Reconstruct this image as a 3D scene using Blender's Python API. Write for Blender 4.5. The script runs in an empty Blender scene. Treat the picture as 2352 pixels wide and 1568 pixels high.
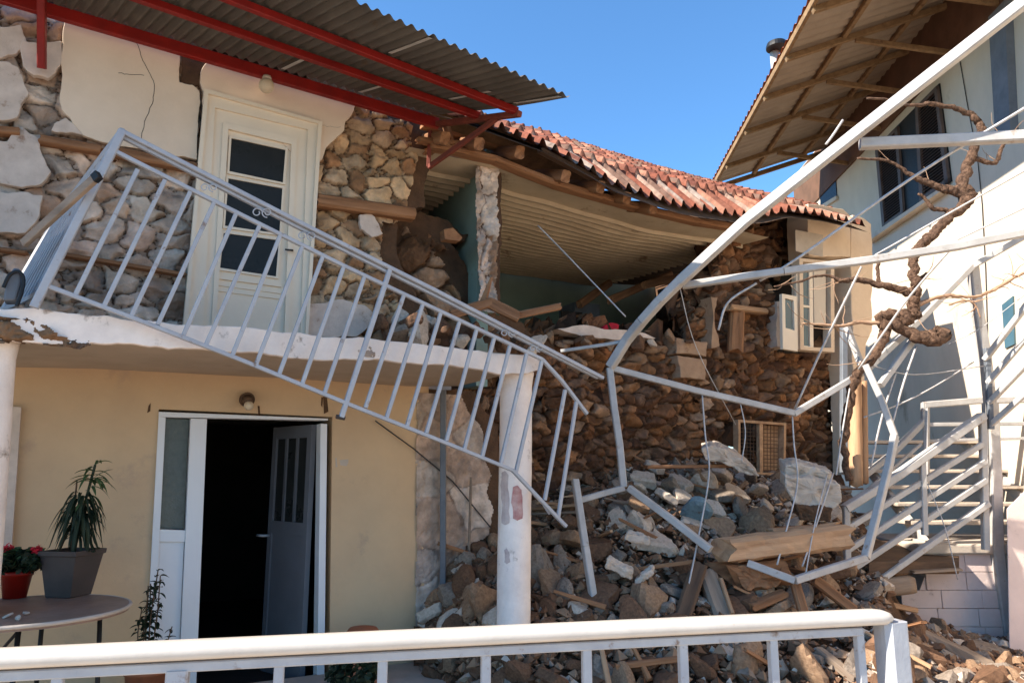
import bpy, bmesh, math, random
import numpy as np
from mathutils import Vector, Matrix, noise as mnoise
R = math.radians
scene = bpy.context.scene
COL = scene.collection
# ---------------------------------------------------------------- camera
F = 1700.0; PITCH = R(10.2); EYE = 1.6          # picture coordinates below are 2352 x 1568
cd = bpy.data.cameras.new('camera'); cam = bpy.data.objects.new('camera', cd); COL.objects.link(cam)
cam.location = (0, 0, EYE); cam.rotation_euler = (R(90) + PITCH, 0, 0)
cd.sensor_width = 36; cd.lens = F / 2352 * 36; cd.clip_start = 0.05; cd.clip_end = 1000
scene.camera = cam
# ---------------------------------------------------------------- sky and sun
SUN_DIR = Vector((-0.925, -0.375, 0)).normalized()   # towards the sun (horizontal part)
ELEV = R(40)
SUN_DIR = Vector((SUN_DIR.x * math.cos(ELEV), SUN_DIR.y * math.cos(ELEV), math.sin(ELEV)))
w = bpy.data.worlds.new('World'); scene.world = w; w.use_nodes = True
nt = w.node_tree; bg = nt.nodes['Background']
sky = nt.nodes.new('ShaderNodeTexSky'); sky.sky_type = 'NISHITA'; sky.sun_disc = False
sky.sun_elevation = ELEV
sky.sun_rotation = math.atan2(SUN_DIR.x, SUN_DIR.y)
sky.air_density = 1.0; sky.dust_density = 0.0; sky.ozone_density = 6.0; sky.altitude = 800
tint = nt.nodes.new('ShaderNodeMix'); tint.data_type = 'RGBA'; tint.blend_type = 'MULTIPLY'; tint.inputs[0].default_value = 1
tint.inputs[7].default_value = (.72, .96, 1.0, 1)   # clear dry spring air
nt.links.new(sky.outputs[0], tint.inputs[6]); nt.links.new(tint.outputs[2], bg.inputs[0]); bg.inputs[1].default_value = 0.13
sl = bpy.data.lights.new('sun', 'SUN'); so = bpy.data.objects.new('sun', sl); COL.objects.link(so)
sl.energy = 5.0; sl.angle = R(0.5); sl.color = (1.0, 0.93, 0.82)
so.rotation_euler = SUN_DIR.to_track_quat('Z', 'Y').to_euler()
scene.view_settings.view_transform = 'Standard'; scene.view_settings.look = 'None'
scene.view_settings.exposure = 1.28; scene.view_settings.gamma = 1

# ---------------------------------------------------------------- measuring helpers
CAM = Vector((0, 0, EYE)); CP, SP = math.cos(PITCH), math.sin(PITCH)
def ray(px, py):
    x = (px - 1176) / F; u = (784 - py) / F
    return Vector((x, CP - u * SP, SP + u * CP))
def hit(px, py, P, n):
    d = ray(px, py); return CAM + d * ((P - CAM).dot(n) / d.dot(n))
FD = Vector((math.sin(R(61)), math.cos(R(61)), 0)); FN = Vector((FD.y, -FD.x, 0)); FP = Vector((-2.1, 5.7, 0))
def fac(px, py, e=0.0): return hit(px, py, FP + FN * e, FN)          # point on a plane parallel to the facade
def W(t, z, e=0.0): return FP + FD * t + FN * e + Vector((0, 0, z))
def tz(p): return ((p - FP).dot(FD), p.z)
ND = Vector((math.sin(R(3.3)), math.cos(R(3.3)), 0)); NN = Vector((-ND.y, ND.x, 0)); NP = Vector((5.6, 8.1, 0))
def nei(px, py, e=0.0): return hit(px, py, NP + NN * e, NN)          # point on the neighbour's wall
def dp(px, py, Y):
    d = ray(px, py); return CAM + d * (Y / d.y)
def gr(px, py, z=0.0):
    d = ray(px, py); return CAM + d * ((z - EYE) / d.z)

rnd = random.Random(7)
def vn2(x, y, seed=0):
    """value noise -1..1, numpy"""
    xi = np.floor(x).astype(np.int64); yi = np.floor(y).astype(np.int64); xf = x - xi; yf = y - yi
    def h(a, b):
        n = (a * 374761393 + b * 668265263 + seed * 1442695041) & 0xffffffff
        n = ((n ^ (n >> 13)) * 1274126177) & 0xffffffff
        return ((n ^ (n >> 16)) & 0xffff) / 32767.5 - 1
    u = xf * xf * (3 - 2 * xf); v = yf * yf * (3 - 2 * yf)
    a = h(xi, yi) * (1 - u) + h(xi + 1, yi) * u; b = h(xi, yi + 1) * (1 - u) + h(xi + 1, yi + 1) * u
    return a * (1 - v) + b * v
def fbm(x, y, seed=0, oct=4):
    s = 0; a = 1; t = 0
    for i in range(oct):
        s = s + a * vn2(x * 2 ** i, y * 2 ** i, seed + i); t += a; a *= .5
    return s / t
def hsh(a, b, k):
    n = (a * 374761393 + b * 668265263 + k * 2246822519) & 0xffffffff
    n = ((n ^ (n >> 13)) * 1274126177) & 0xffffffff
    return ((n ^ (n >> 16)) & 0xffff) / 65535.0
def ragged(pts, amp=6, lev=4, seed=1, close=True):
    r = random.Random(seed); p = [tuple(q) for q in pts]
    L0 = 90.0
    for k in range(lev):
        o = []
        for i in range(len(p)):
            a = p[i]; b = p[(i + 1) % len(p)]; o.append(a)
            dx, dy = b[0] - a[0], b[1] - a[1]; L = math.hypot(dx, dy)
            if L > 7:
                s = r.uniform(-1, 1) * amp * min(1, L / L0)
                o.append(((a[0] + b[0]) / 2 - dy / L * s, (a[1] + b[1]) / 2 + dx / L * s))
        p = o
    return p
def pip(x, y, poly):
    inside = np.zeros(x.shape, bool); n = len(poly); j = n - 1
    for i in range(n):
        xi, yi = poly[i]; xj, yj = poly[j]
        if yi != yj:
            c = ((yi > y) != (yj > y)) & (x < (xj - xi) * (y - yi) / (yj - yi) + xi)
            inside ^= c
        j = i
    return inside

# ---------------------------------------------------------------- materials
def node(nt, t, **k):
    n = nt.nodes.new(t)
    for a, b in k.items():
        if a in n.bl_rna.properties: setattr(n, a, b)
        else: n.inputs[a].default_value = b
    return n
def mat(name, c1, c2=None, scale=4, rough=.85, bump=.3, bscale=30, metal=0, attr=None, stretch=(1, 1, 1),
        stain=None, sscale=3, sth=.58, wave=0, wscale=10, spec=.3, alpha=None, fine=0.0, bdist=.01):
    m = bpy.data.materials.new(name); m.use_nodes = True; t = m.node_tree; L = t.links.new
    b = t.nodes['Principled BSDF']; b.inputs['Roughness'].default_value = rough
    b.inputs['Metallic'].default_value = metal; b.inputs['Specular IOR Level'].default_value = spec
    tc = node(t, 'ShaderNodeTexCoord'); mp = node(t, 'ShaderNodeMapping'); mp.inputs['Scale'].default_value = stretch
    L(tc.outputs['Object'], mp.inputs[0])
    n1 = node(t, 'ShaderNodeTexNoise', Scale=scale, Detail=8.0, Roughness=.62); L(mp.outputs[0], n1.inputs['Vector'])
    mr = node(t, 'ShaderNodeMapRange'); mr.inputs[1].default_value = .32; mr.inputs[2].default_value = .68
    L(n1.outputs[0], mr.inputs[0])
    if c2 is None: c2 = tuple(v * .75 for v in c1)
    if name not in ('rail', 'galv', 'glass', 'bluegrey', 'alu_shaded', 'black', 'leaf', 'leaf_dark', 'glass_teal', 'white_alu', 'rub_teal', 'wire'):
        wf = (1.08, .96, .83); c1 = tuple(a * b for a, b in zip(c1, wf)); c2 = tuple(a * b for a, b in zip(c2, wf)); stain = stain and tuple(a * b for a, b in zip(stain, wf))  # warm white balance for the shade, put into the base colours
    mx = node(t, 'ShaderNodeMix', data_type='RGBA'); L(mr.outputs[0], mx.inputs[0])
    mx.inputs[6].default_value = (*c1, 1); mx.inputs[7].default_value = (*c2, 1)
    out = mx.outputs[2]
    if attr:
        at = node(t, 'ShaderNodeAttribute', attribute_name=attr)
        mm = node(t, 'ShaderNodeMix', data_type='RGBA', blend_type='MULTIPLY'); mm.inputs[0].default_value = 1
        L(out, mm.inputs[6]); L(at.outputs[0], mm.inputs[7]); out = mm.outputs[2]
    if stain:
        n2 = node(t, 'ShaderNodeTexNoise', Scale=sscale, Detail=9.0, Roughness=.7); L(mp.outputs[0], n2.inputs['Vector'])
        r2 = node(t, 'ShaderNodeMapRange'); r2.inputs[1].default_value = sth; r2.inputs[2].default_value = sth + .1
        L(n2.outputs[0], r2.inputs[0])
        m2 = node(t, 'ShaderNodeMix', data_type='RGBA'); L(r2.outputs[0], m2.inputs[0]); L(out, m2.inputs[6])
        m2.inputs[7].default_value = (*stain, 1); out = m2.outputs[2]
    L(out, b.inputs['Base Color'])
    n3 = node(t, 'ShaderNodeTexNoise', Scale=bscale, Detail=8.0, Roughness=.65); L(mp.outputs[0], n3.inputs['Vector'])
    bp = node(t, 'ShaderNodeBump', Strength=bump, Distance=bdist); L(n3.outputs[0], bp.inputs['Height'])
    L(bp.outputs[0], b.inputs['Normal'])
    rr = node(t, 'ShaderNodeMapRange'); rr.inputs[3].default_value = max(0, rough - .12); rr.inputs[4].default_value = min(1, rough + .1)
    L(n3.outputs[0], rr.inputs[0]); L(rr.outputs[0], b.inputs['Roughness'])
    return m
MS = {}
MS['stone'] = mat('stone', (1.1, 1.08, 1.06), (.72, .7, .68), scale=9, bump=.7, bscale=32, attr='Col', bdist=.03)
MS['mud'] = mat('mud', (.13, .075, .045), (.05, .03, .018), scale=5, bump=.9, bscale=25, bdist=.02)
MS['rub_brown'] = mat('rub_brown', (.2, .115, .072), (.095, .055, .035), scale=6, bump=.8, bscale=30, stain=(.24, .17, .12), sscale=4, sth=.62)
MS['rub_grey'] = mat('rub_grey', (.3, .265, .24), (.16, .138, .12), scale=6, bump=.7, bscale=30, stain=(.12, .08, .055), sscale=3, sth=.58)
MS['rub_tan'] = mat('rub_tan', (.36, .25, .17), (.19, .125, .085), scale=6, bump=.7, bscale=30, stain=(.4, .34, .28), sscale=4, sth=.62)
MS['rub_pale'] = mat('rub_pale', (.6, .55, .5), (.4, .35, .31), scale=5, bump=.5, bscale=30, stain=(.16, .1, .07), sscale=3, sth=.6)
MS['rub_teal'] = mat('rub_teal', (.2, .28, .3), (.13, .18, .2), scale=5, bump=.4, bscale=30, stain=(.14, .1, .08), sscale=3, sth=.58)
MS['plaster'] = mat('plaster', (.7, .62, .54), (.62, .54, .46), scale=2.2, bump=.25, bscale=18, stain=(.56, .48, .4), sscale=5, sth=.66)
MS['whitewash'] = mat('whitewash', (.62, .57, .55), (.46, .41, .39), scale=7, bump=.5, bscale=30, stain=(.28, .2, .16), sscale=7, sth=.6)
MS['yellow'] = mat('yellow', (.6, .47, .32), (.5, .385, .27), scale=1.3, bump=.5, bscale=11, stain=(.46, .36, .27), sscale=2.4, sth=.58)
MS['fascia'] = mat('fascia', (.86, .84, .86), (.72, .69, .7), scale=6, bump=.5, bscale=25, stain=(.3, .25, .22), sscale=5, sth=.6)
MS['white_door'] = mat('white_door', (.74, .7, .62), (.68, .64, .57), scale=3, rough=.5, bump=.08, bscale=30, stain=(.45, .4, .33), sscale=8, sth=.7)
MS['white_alu'] = mat('white_alu', (.74, .73, .73), (.7, .69, .69), scale=3, rough=.35, bump=.03, bscale=20)
MS['rail'] = mat('rail', (.42, .42, .43), (.34, .34, .36), scale=8, rough=.55, bump=.2, bscale=60, stain=(.2, .13, .09), sscale=11, sth=.6, spec=.35)
MS['rail_white'] = mat('rail_white', (.56, .55, .54), (.48, .47, .46), scale=5, rough=.33, bump=.1, bscale=60, stain=(.4, .3, .22), sscale=18, sth=.655, spec=.5)
MS['galv'] = mat('galv', (.47, .44, .41), (.35, .325, .3), scale=7, rough=.58, metal=.0, bump=.12, bscale=50, stain=(.26, .18, .12), sscale=9, sth=.6, spec=.5)
MS['red'] = mat('red', (.24, .011, .008), (.15, .008, .007), scale=6, rough=.55, bump=.15, bscale=40, stain=(.13, .04, .03), sscale=9, sth=.64)
MS['rust'] = mat('rust', (.2, .05, .035), (.12, .035, .028), scale=9, rough=.8, bump=.3, bscale=40)
MS['corr'] = mat('corr', (.13, .125, .12), (.085, .082, .08), scale=3, rough=.6, metal=.25, bump=.15, bscale=30, stain=(.11, .075, .05), sscale=4, sth=.6)
MS['corr_roof'] = mat('corr_roof', (.36, .31, .26), (.28, .24, .2), scale=3, rough=.75, bump=.15, bscale=30, stain=(.2, .15, .11), sscale=4, sth=.62)
MS['tile'] = mat('tile', (.9, .86, .84), (.38, .33, .31), scale=10, bump=.4, bscale=40, attr='Col')
MS['wood'] = mat('wood', (.36, .2, .11), (.17, .085, .045), scale=14, bump=.8, bscale=30, stretch=(.09, 1, 1), stain=(.08, .045, .03), sscale=6, sth=.6)
MS['wood_pale'] = mat('wood_pale', (.5, .34, .22), (.3, .19, .12), scale=14, bump=.7, bscale=30, stretch=(.09, 1, 1), stain=(.2, .12, .08), sscale=6, sth=.62)
MS['wood_dark'] = mat('wood_dark', (.14, .09, .06), (.06, .04, .03), scale=14, bump=.7, bscale=30, stretch=(.09, 1, 1))
MS['wood_grey'] = mat('wood_grey', (.3, .25, .21), (.17, .135, .11), scale=14, bump=.7, bscale=30, stretch=(.09, 1, 1))
MS['bark'] = mat('bark', (.22, .14, .1), (.035, .018, .012), scale=30, bump=1.0, bscale=70, bdist=.03, stain=(.26, .18, .13), sscale=14, sth=.62)
MS['twig'] = mat('twig', (.42, .3, .22), (.26, .17, .12), scale=10, bump=.4, bscale=50)
MS['ceil'] = mat('ceil', (.54, .48, .38), (.43, .375, .29), scale=3, bump=.25, bscale=25, stain=(.17, .11, .07), sscale=2.2, sth=.6)
MS['green_wall'] = mat('green_wall', (.25, .37, .36), (.2, .3, .29), scale=2, bump=.2, bscale=20, stain=(.12, .13, .11), sscale=3, sth=.62)
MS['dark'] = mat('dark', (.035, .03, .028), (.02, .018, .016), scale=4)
MS['black'] = mat('black', (.012, .012, .013), (.01, .01, .01), scale=4, rough=.5, bump=.05)
MS['glass'] = mat('glass', (.03, .03, .028), (.02, .021, .02), scale=3, rough=.3, bump=.06, bscale=4, spec=.12)
MS['glass_frost'] = mat('glass_frost', (.09, .11, .1), (.06, .075, .07), scale=25, rough=.25, bump=.5, bscale=45, spec=.5)
MS['glass_teal'] = mat('glass_teal', (.07, .13, .15), (.04, .085, .1), scale=2, rough=.15, bump=.05, bscale=5, spec=.5)
MS['concrete'] = mat('concrete', (.5, .47, .44), (.38, .355, .33), scale=4, bump=.4, bscale=25, stain=(.25, .2, .17), sscale=5, sth=.62)
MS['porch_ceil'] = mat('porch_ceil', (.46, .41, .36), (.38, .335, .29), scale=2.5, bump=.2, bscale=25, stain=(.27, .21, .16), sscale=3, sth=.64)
MS['neigh'] = mat('neigh', (.6, .57, .52), (.5, .475, .43), scale=1.5, bump=.25, bscale=12, stain=(.34, .31, .265), sscale=1.6, sth=.6, stretch=(1, 1, .5))
MS['neigh_dark'] = mat('neigh_dark', (.16, .09, .06), (.1, .06, .04), scale=3, bump=.2, bscale=15)
MS['shutter'] = mat('shutter', (.12, .09, .085), (.08, .06, .055), scale=6, rough=.6, bump=.1)
MS['purlin'] = mat('purlin', (.3, .21, .12), (.17, .11, .06), scale=12, bump=.4, bscale=30, stain=(.1, .05, .03), sscale=5, sth=.6)
MS['pink'] = mat('pink', (.7, .61, .62), (.6, .52, .53), scale=3, bump=.35, bscale=20, stain=(.42, .34, .34), sscale=6, sth=.6)
MS['cream_plaster'] = mat('cream_plaster', (.66, .57, .47), (.56, .47, .38), scale=3, bump=.35, bscale=22, stain=(.42, .32, .24), sscale=4, sth=.62)
MS['pot_grey'] = mat('pot_grey', (.075, .062, .062), (.055, .047, .047), scale=5, rough=.6, bump=.05)
MS['pot_red'] = mat('pot_red', (.26, .012, .006), (.2, .009, .005), scale=5, rough=.45, bump=.05)
MS['terracotta'] = mat('terracotta', (.4, .15, .08), (.3, .11, .06), scale=5, rough=.7, bump=.2)
MS['leaf'] = mat('leaf', (.06, .11, .035), (.03, .06, .02), scale=12, rough=.55, bump=.1)
MS['leaf_dark'] = mat('leaf_dark', (.02, .034, .014), (.01, .018, .008), scale=12, rough=.6, bump=.1)
MS['flower'] = mat('flower', (.6, .03, .06), (.45, .015, .03), scale=12, rough=.6)
MS['soil'] = mat('soil', (.05, .032, .022), (.03, .02, .014), scale=10, bump=.6)
MS['alu_shaded'] = mat('alu_shaded', (.15, .15, .16), (.12, .12, .13), scale=3, rough=.5, bump=.05)  # white aluminium with the indoor shade put into its colour
MS['bounce_road'] = mat('bounce_road', (.52, .48, .43), (.42, .39, .35), scale=3, bump=.3, bscale=30, stain=(.25, .22, .19), sscale=2, sth=.62)
MS['mudblock'] = mat('mudblock', (.4, .29, .21), (.28, .19, .135), scale=6, bump=.7, bscale=20, stain=(.15, .09, .06), sscale=5, sth=.58)
MS['ground'] = mat('ground', (.2, .15, .12), (.11, .08, .06), scale=2.5, bump=.6, bscale=20, bdist=.02)
MS['tabletop'] = mat('tabletop', (.27, .2, .17), (.18, .13, .11), scale=6, rough=.5, bump=.15)
MS['wire'] = mat('wire', (.55, .52, .5), (.35, .32, .3), scale=20, rough=.5)
MS['cable'] = mat('cable', (.05, .05, .055), (.03, .03, .035), scale=10, rough=.5)
MS['globe'] = mat('globe', (.6, .55, .45), (.5, .46, .38), scale=5, rough=.3, bump=.05)
MS['cloth_red'] = mat('cloth_red', (.45, .015, .04), (.3, .01, .03), scale=8)
MS['bluegrey'] = mat('bluegrey', (.17, .18, .2), (.11, .12, .135), scale=5, rough=.6, bump=.2)

# ---------------------------------------------------------------- mesh helpers
def tag(o, label=None, cat=None, group=None, kind=None):
    if label: o['label'] = label
    if cat: o['category'] = cat
    if group: o['group'] = group
    if kind: o['kind'] = kind
    return o
def thing(name, label, cat, loc=(0, 0, 0), group=None):
    o = bpy.data.objects.new(name, None); COL.objects.link(o); o.location = loc; o.empty_display_size = .2
    return tag(o, label, cat, group)
def wloc(o):
    v = Vector((0, 0, 0))
    while o is not None: v += o.location; o = o.parent
    return v
class MB:
    def __init__(s): s.v = []; s.f = []; s.c = None
    def add(s, vs, fs):
        k = len(s.v); s.v += [tuple(v) for v in vs]; s.f += [tuple(i + k for i in f) for f in fs]; return s
    def prism(s, pts, ext, base=None):
        pts = [Vector(p) for p in pts]
        if base is not None: pts = [p + base for p in pts]
        n = len(pts); b = [p + ext for p in pts]
        s.add(pts + b, [tuple(range(n)), tuple(range(2 * n - 1, n - 1, -1))] + [(i, i + n, (i + 1) % n + n, (i + 1) % n) for i in range(n)])
        return s
    def hexa(s, a, b):   # two quads of four points
        return s.add(list(a) + list(b), [(0, 1, 2, 3), (7, 6, 5, 4), (0, 4, 5, 1), (1, 5, 6, 2), (2, 6, 7, 3), (3, 7, 4, 0)])
    def bar(s, p0, p1, w, h=None, up=(0, 0, 1), bev=.12):
        p0 = Vector(p0); p1 = Vector(p1); h = h or w; d = (p1 - p0).normalized(); up = Vector(up)
        if abs(d.dot(up.normalized())) > .98: up = Vector((1, 0, 0)) if abs(d.x) < .9 else Vector((0, 1, 0))
        x = d.cross(up).normalized(); y = x.cross(d).normalized()
        k = min(w, h) * bev; a, b = w / 2, h / 2
        ring = [(a - k, -b), (a, -b + k), (a, b - k), (a - k, b), (-a + k, b), (-a, b - k), (-a, -b + k), (-a + k, -b)]
        vs = [p0 + x * i + y * j for i, j in ring] + [p1 + x * i + y * j for i, j in ring]
        return s.add(vs, [tuple(range(7, -1, -1)), tuple(range(8, 16))] + [(i, (i + 1) % 8, (i + 1) % 8 + 8, i + 8) for i in range(8)])
    def path_bar(s, pts, w, h=None, up=(0, 0, 1)):
        for a, b in zip(pts, pts[1:]): s.bar(a, b, w, h, up)
        return s
    def tube(s, pts, r, n=8, cap=True, rough=0, seed=0):
        pts = [Vector(p) for p in pts]; rs = r if isinstance(r, (list, tuple)) else [r] * len(pts)
        vs = []; prev = None; q = random.Random(seed)
        for i, p in enumerate(pts):
            d = (pts[min(i + 1, len(pts) - 1)] - pts[max(i - 1, 0)]).normalized()
            if prev is None:
                x = d.orthogonal().normalized()
            else:
                x = (prev - d * prev.dot(d)).normalized()
            prev = x; y = d.cross(x)
            for j in range(n):
                a = 2 * math.pi * j / n; rr = rs[i] * (1 + rough * q.uniform(-1, 1))
                vs.append(p + (x * math.cos(a) + y * math.sin(a)) * rr)
        fs = [(i * n + j, i * n + (j + 1) % n, (i + 1) * n + (j + 1) % n, (i + 1) * n + j) for i in range(len(pts) - 1) for j in range(n)]
        if cap: fs += [tuple(range(n - 1, -1, -1)), tuple(range((len(pts) - 1) * n, len(pts) * n))]
        return s.add(vs, fs)
    def lathe(s, c, prof, n=24, sq=False):
        c = Vector(c); vs = []
        for r, z in prof:
            for j in range(n):
                a = 2 * math.pi * j / n
                vs.append(c + Vector((r * math.cos(a), r * math.sin(a), z)))
        fs = [(i * n + j, i * n + (j + 1) % n, (i + 1) * n + (j + 1) % n, (i + 1) * n + j) for i in range(len(prof) - 1) for j in range(n)]
        fs += [tuple(range(n - 1, -1, -1)), tuple(range((len(prof) - 1) * n, len(prof) * n))]
        return s.add(vs, fs)
    def build(s, name, m, parent=None, smooth=False, kind=None, loc=None, bevel=0):
        me = bpy.data.meshes.new(name)
        off = wloc(parent) if parent is not None else (Vector(loc) if loc is not None else Vector((0, 0, 0)))
        if parent is not None and loc is not None: off = Vector(loc)
        a = np.array(s.v, dtype=float) - np.array(off)
        me.from_pydata(a.tolist(), [], s.f)
        if s.c is not None:
            ca = me.color_attributes.new('Col', 'FLOAT_COLOR', 'POINT')
            cc = np.ones((len(s.v), 4)); cc[:, :3] = s.c; ca.data.foreach_set('color', cc.ravel())
        me.validate(); me.update()
        bm = bmesh.new(); bm.from_mesh(me); bmesh.ops.recalc_face_normals(bm, faces=bm.faces) if not getattr(s, 'nocalc', 0) else None
        bm.to_mesh(me); bm.free()
        if smooth: me.polygons.foreach_set('use_smooth', [True] * len(me.polygons))
        me.materials.append(MS[m])
        o = bpy.data.objects.new(name, me); COL.objects.link(o)
        if parent is not None:
            o.parent = parent
            if loc is not None: o.location = Vector(loc) - wloc(parent)
        else: o.location = off
        if bevel:
            bv = o.modifiers.new('bevel', 'BEVEL'); bv.width = bevel; bv.segments = 2; bv.limit_method = 'ANGLE'
        if kind: o['kind'] = kind
        return o
def fpoly(pts, e0, e1):
    """prism between e0 and e1 in front of the facade, outline given in picture coordinates"""
    a = [fac(x, y, e0) for x, y in pts]
    return MB().prism(a, FN * (e1 - e0))
def smoothstep(a, b, x):
    t = np.clip((x - a) / (b - a), 0, 1); return t * t * (3 - 2 * t)
def cat(pts, n=8):
    """Catmull-Rom through points (tuples of any length)"""
    P = [np.array(p, float) for p in pts]; P = [2 * P[0] - P[1]] + P + [2 * P[-1] - P[-2]]; o = []
    for i in range(1, len(P) - 2):
        for k in range(n):
            t = k / n
            o.append(.5 * ((2 * P[i]) + (-P[i - 1] + P[i + 1]) * t + (2 * P[i - 1] - 5 * P[i] + 4 * P[i + 1] - P[i + 2]) * t * t + (-P[i - 1] + 3 * P[i] - 3 * P[i + 1] + P[i + 2]) * t ** 3))
    o.append(P[-2]); return o
def voro(T, Z, cell, asp, seed, wt=.45):
    x = T / cell; y = Z / (cell * asp)
    x = x + .2 * vn2(T / cell * 1.3, Z / cell * 1.3, seed + 50); y = y + .28 * vn2(T / cell * 1.3 + 9, Z / cell * 1.3, seed + 51)
    x = x + .1 * vn2(T / cell * 4, Z / cell * 4, seed + 52); y = y + .1 * vn2(T / cell * 4 + 9, Z / cell * 4, seed + 53)
    xi = np.floor(x).astype(np.int64); yi = np.floor(y).astype(np.int64)
    d1 = np.full(x.shape, 9.); d2 = np.full(x.shape, 9.); ca = np.zeros(x.shape, np.int64); cb = ca.copy()
    dx1 = np.zeros(x.shape); dy1 = dx1.copy()
    for a in (-2, -1, 0, 1, 2):
        for b in (-2, -1, 0, 1, 2):
            A = xi + a; B = yi + b
            ox = A + .5 + (hsh(A, B, seed) - .5) * .85 + .25 * (B & 1); oy = B + .5 + (hsh(A, B, seed + 1) - .5) * .8
            d = np.hypot(x - ox, (y - oy)) - wt * hsh(A, B, seed + 2)
            m = d < d1
            d2 = np.where(m, d1, np.minimum(d2, d)); ca = np.where(m, A, ca); cb = np.where(m, B, cb)
            dx1 = np.where(m, x - ox, dx1); dy1 = np.where(m, y - oy, dy1); d1 = np.where(m, d, d1)
    return d2 - d1, ca, cb, dx1, dy1
def stone_layer(T, Z, cell, asp, seed, palette, wt, sharp, gap):
    g, ca, cb, dx, dy = voro(T, Z, cell, asp, seed, wt)
    r1 = hsh(ca, cb, seed + 5); r2 = hsh(ca, cb, seed + 6); r4 = hsh(ca, cb, seed + 8)
    g = g + .045 * fbm(T * 3.5 / cell, Z * 3.5 / cell, seed + 60, 3)
    body = smoothstep(gap * .45, gap + sharp, g)
    top = .62 + .38 * r1 + 0 * dx
    for k in range(4):      # chiselled faces: the lowest of a few tilted planes
        ax = (hsh(ca, cb, seed + 11 + k) - .5) * 2.6; ay = (hsh(ca, cb, seed + 21 + k) - .5) * 2.6
        top = np.minimum(top, .75 + .5 * r1 * hsh(ca, cb, seed + 31 + k) + ax * dx + ay * dy)
    top = np.clip(top, .25, 1.15)
    pal = np.array(palette); idx = np.minimum((r4 * len(pal)).astype(int), len(pal) - 1)
    col = pal[idx] * (.68 + .62 * r2)[..., None]
    return g, body, body * top, col
def stone_field(T, Z, cell, asp, seed, relief, palette, mortar, gap=.1, rough=.012, sharp=.1):
    g, body, h1, c1 = stone_layer(T, Z, cell, asp, seed, palette, .16, sharp * .7, gap)
    g2, b2, h2, c2 = stone_layer(T, Z, cell * .3, asp * .9, seed + 300, palette, .2, sharp * 1.4, gap * 1.3)
    gm = gap * (1.0 + 1.1 * (vn2(T * 4, Z * 4, seed + 9) * .5 + .5))
    k1 = smoothstep(gm * .55, gm * .95, g)
    h = relief * (h1 * k1 + (1 - k1) * (.0 + .36 * h2)) 
    n5 = fbm(T * 20, Z * 20, seed + 20, 5)
    h = h + rough * (1.2 * n5 + .5 * fbm(T * 60, Z * 60, seed + 25, 3))
    k = k1[..., None]; kb = (smoothstep(gap * .3, gap, g2) * .85)[..., None]
    mt = np.array(mortar) * (1 + .4 * fbm(T * 14, Z * 14, seed + 41, 3))[..., None]
    col = (c1 * k + (c2 * .75 * kb + mt * (1 - kb)) * (1 - k)) * (1 + .5 * fbm(T * 11, Z * 11, seed + 40, 5))[..., None]  # stones in the gaps darkened, crevice shade painted into their colour
    dust = smoothstep(.1, .5, fbm(T * 3, Z * 3, seed + 90, 4))[..., None] * .22
    return h, col * (1 - dust) + np.array(palette).mean(0) * 1.05 * dust
def masonry(name, px_poly, e, parent, cell=.26, asp=.62, seed=3, relief=.06, palette=(), mortar=(.1, .065, .045), step=.014,
            thick=.35, amp=8, gap=.1, rough=.012, bow=0.0, holes=()):
    rp = ragged(px_poly, amp, 5, seed)
    q = [tz(fac(x, y, e)) for x, y in rp]
    ts = [a for a, b in q]; zs = [b for a, b in q]
    t = np.arange(min(ts) - step, max(ts) + step, step); z = np.arange(min(zs) - step, max(zs) + step, step)
    T, Z = np.meshgrid(t, z); h, col = stone_field(T, Z, cell, asp, seed, relief, palette, mortar, gap, rough)
    if bow: h = h + bow * fbm(T * 1.5, Z * 1.5, seed + 77, 3)
    ins = pip(T, Z, q)
    for hp in holes: ins &= ~pip(T, Z, [tz(fac(x, y, e)) for x, y in hp])
    H, Wd = T.shape
    h = np.minimum(h, relief * 1.15 + .25 * (h - relief * 1.15)) - relief * .2
    P = np.array(FP)[None, None, :] + T[..., None] * np.array(FD) + (e - relief + h)[..., None] * np.array(FN); P[..., 2] = Z
    idx = np.arange(H * Wd).reshape(H, Wd)
    keep = ins[:-1, :-1] & ins[1:, 1:] & ins[:-1, 1:] & ins[1:, :-1]
    fa = np.stack([idx[:-1, :-1], idx[:-1, 1:], idx[1:, 1:], idx[1:, :-1]], -1)[keep]
    used = np.unique(fa); rm = np.full(H * Wd, -1); rm[used] = np.arange(len(used))
    mb = MB(); mb.v = P.reshape(-1, 3)[used].tolist(); mb.f = rm[fa].tolist(); mb.c = col.reshape(-1, 3)[used]; mb.nocalc = 1
    o = mb.build(name, 'stone', parent, smooth=True)
    if thick:
        if holes:
            s = o.modifiers.new('solid', 'SOLIDIFY'); s.thickness = thick; s.offset = -1
        else:
            fpoly(rp, e - relief - thick, e - relief - .015).build(name + '_core', 'mud', parent)
    return o
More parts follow.
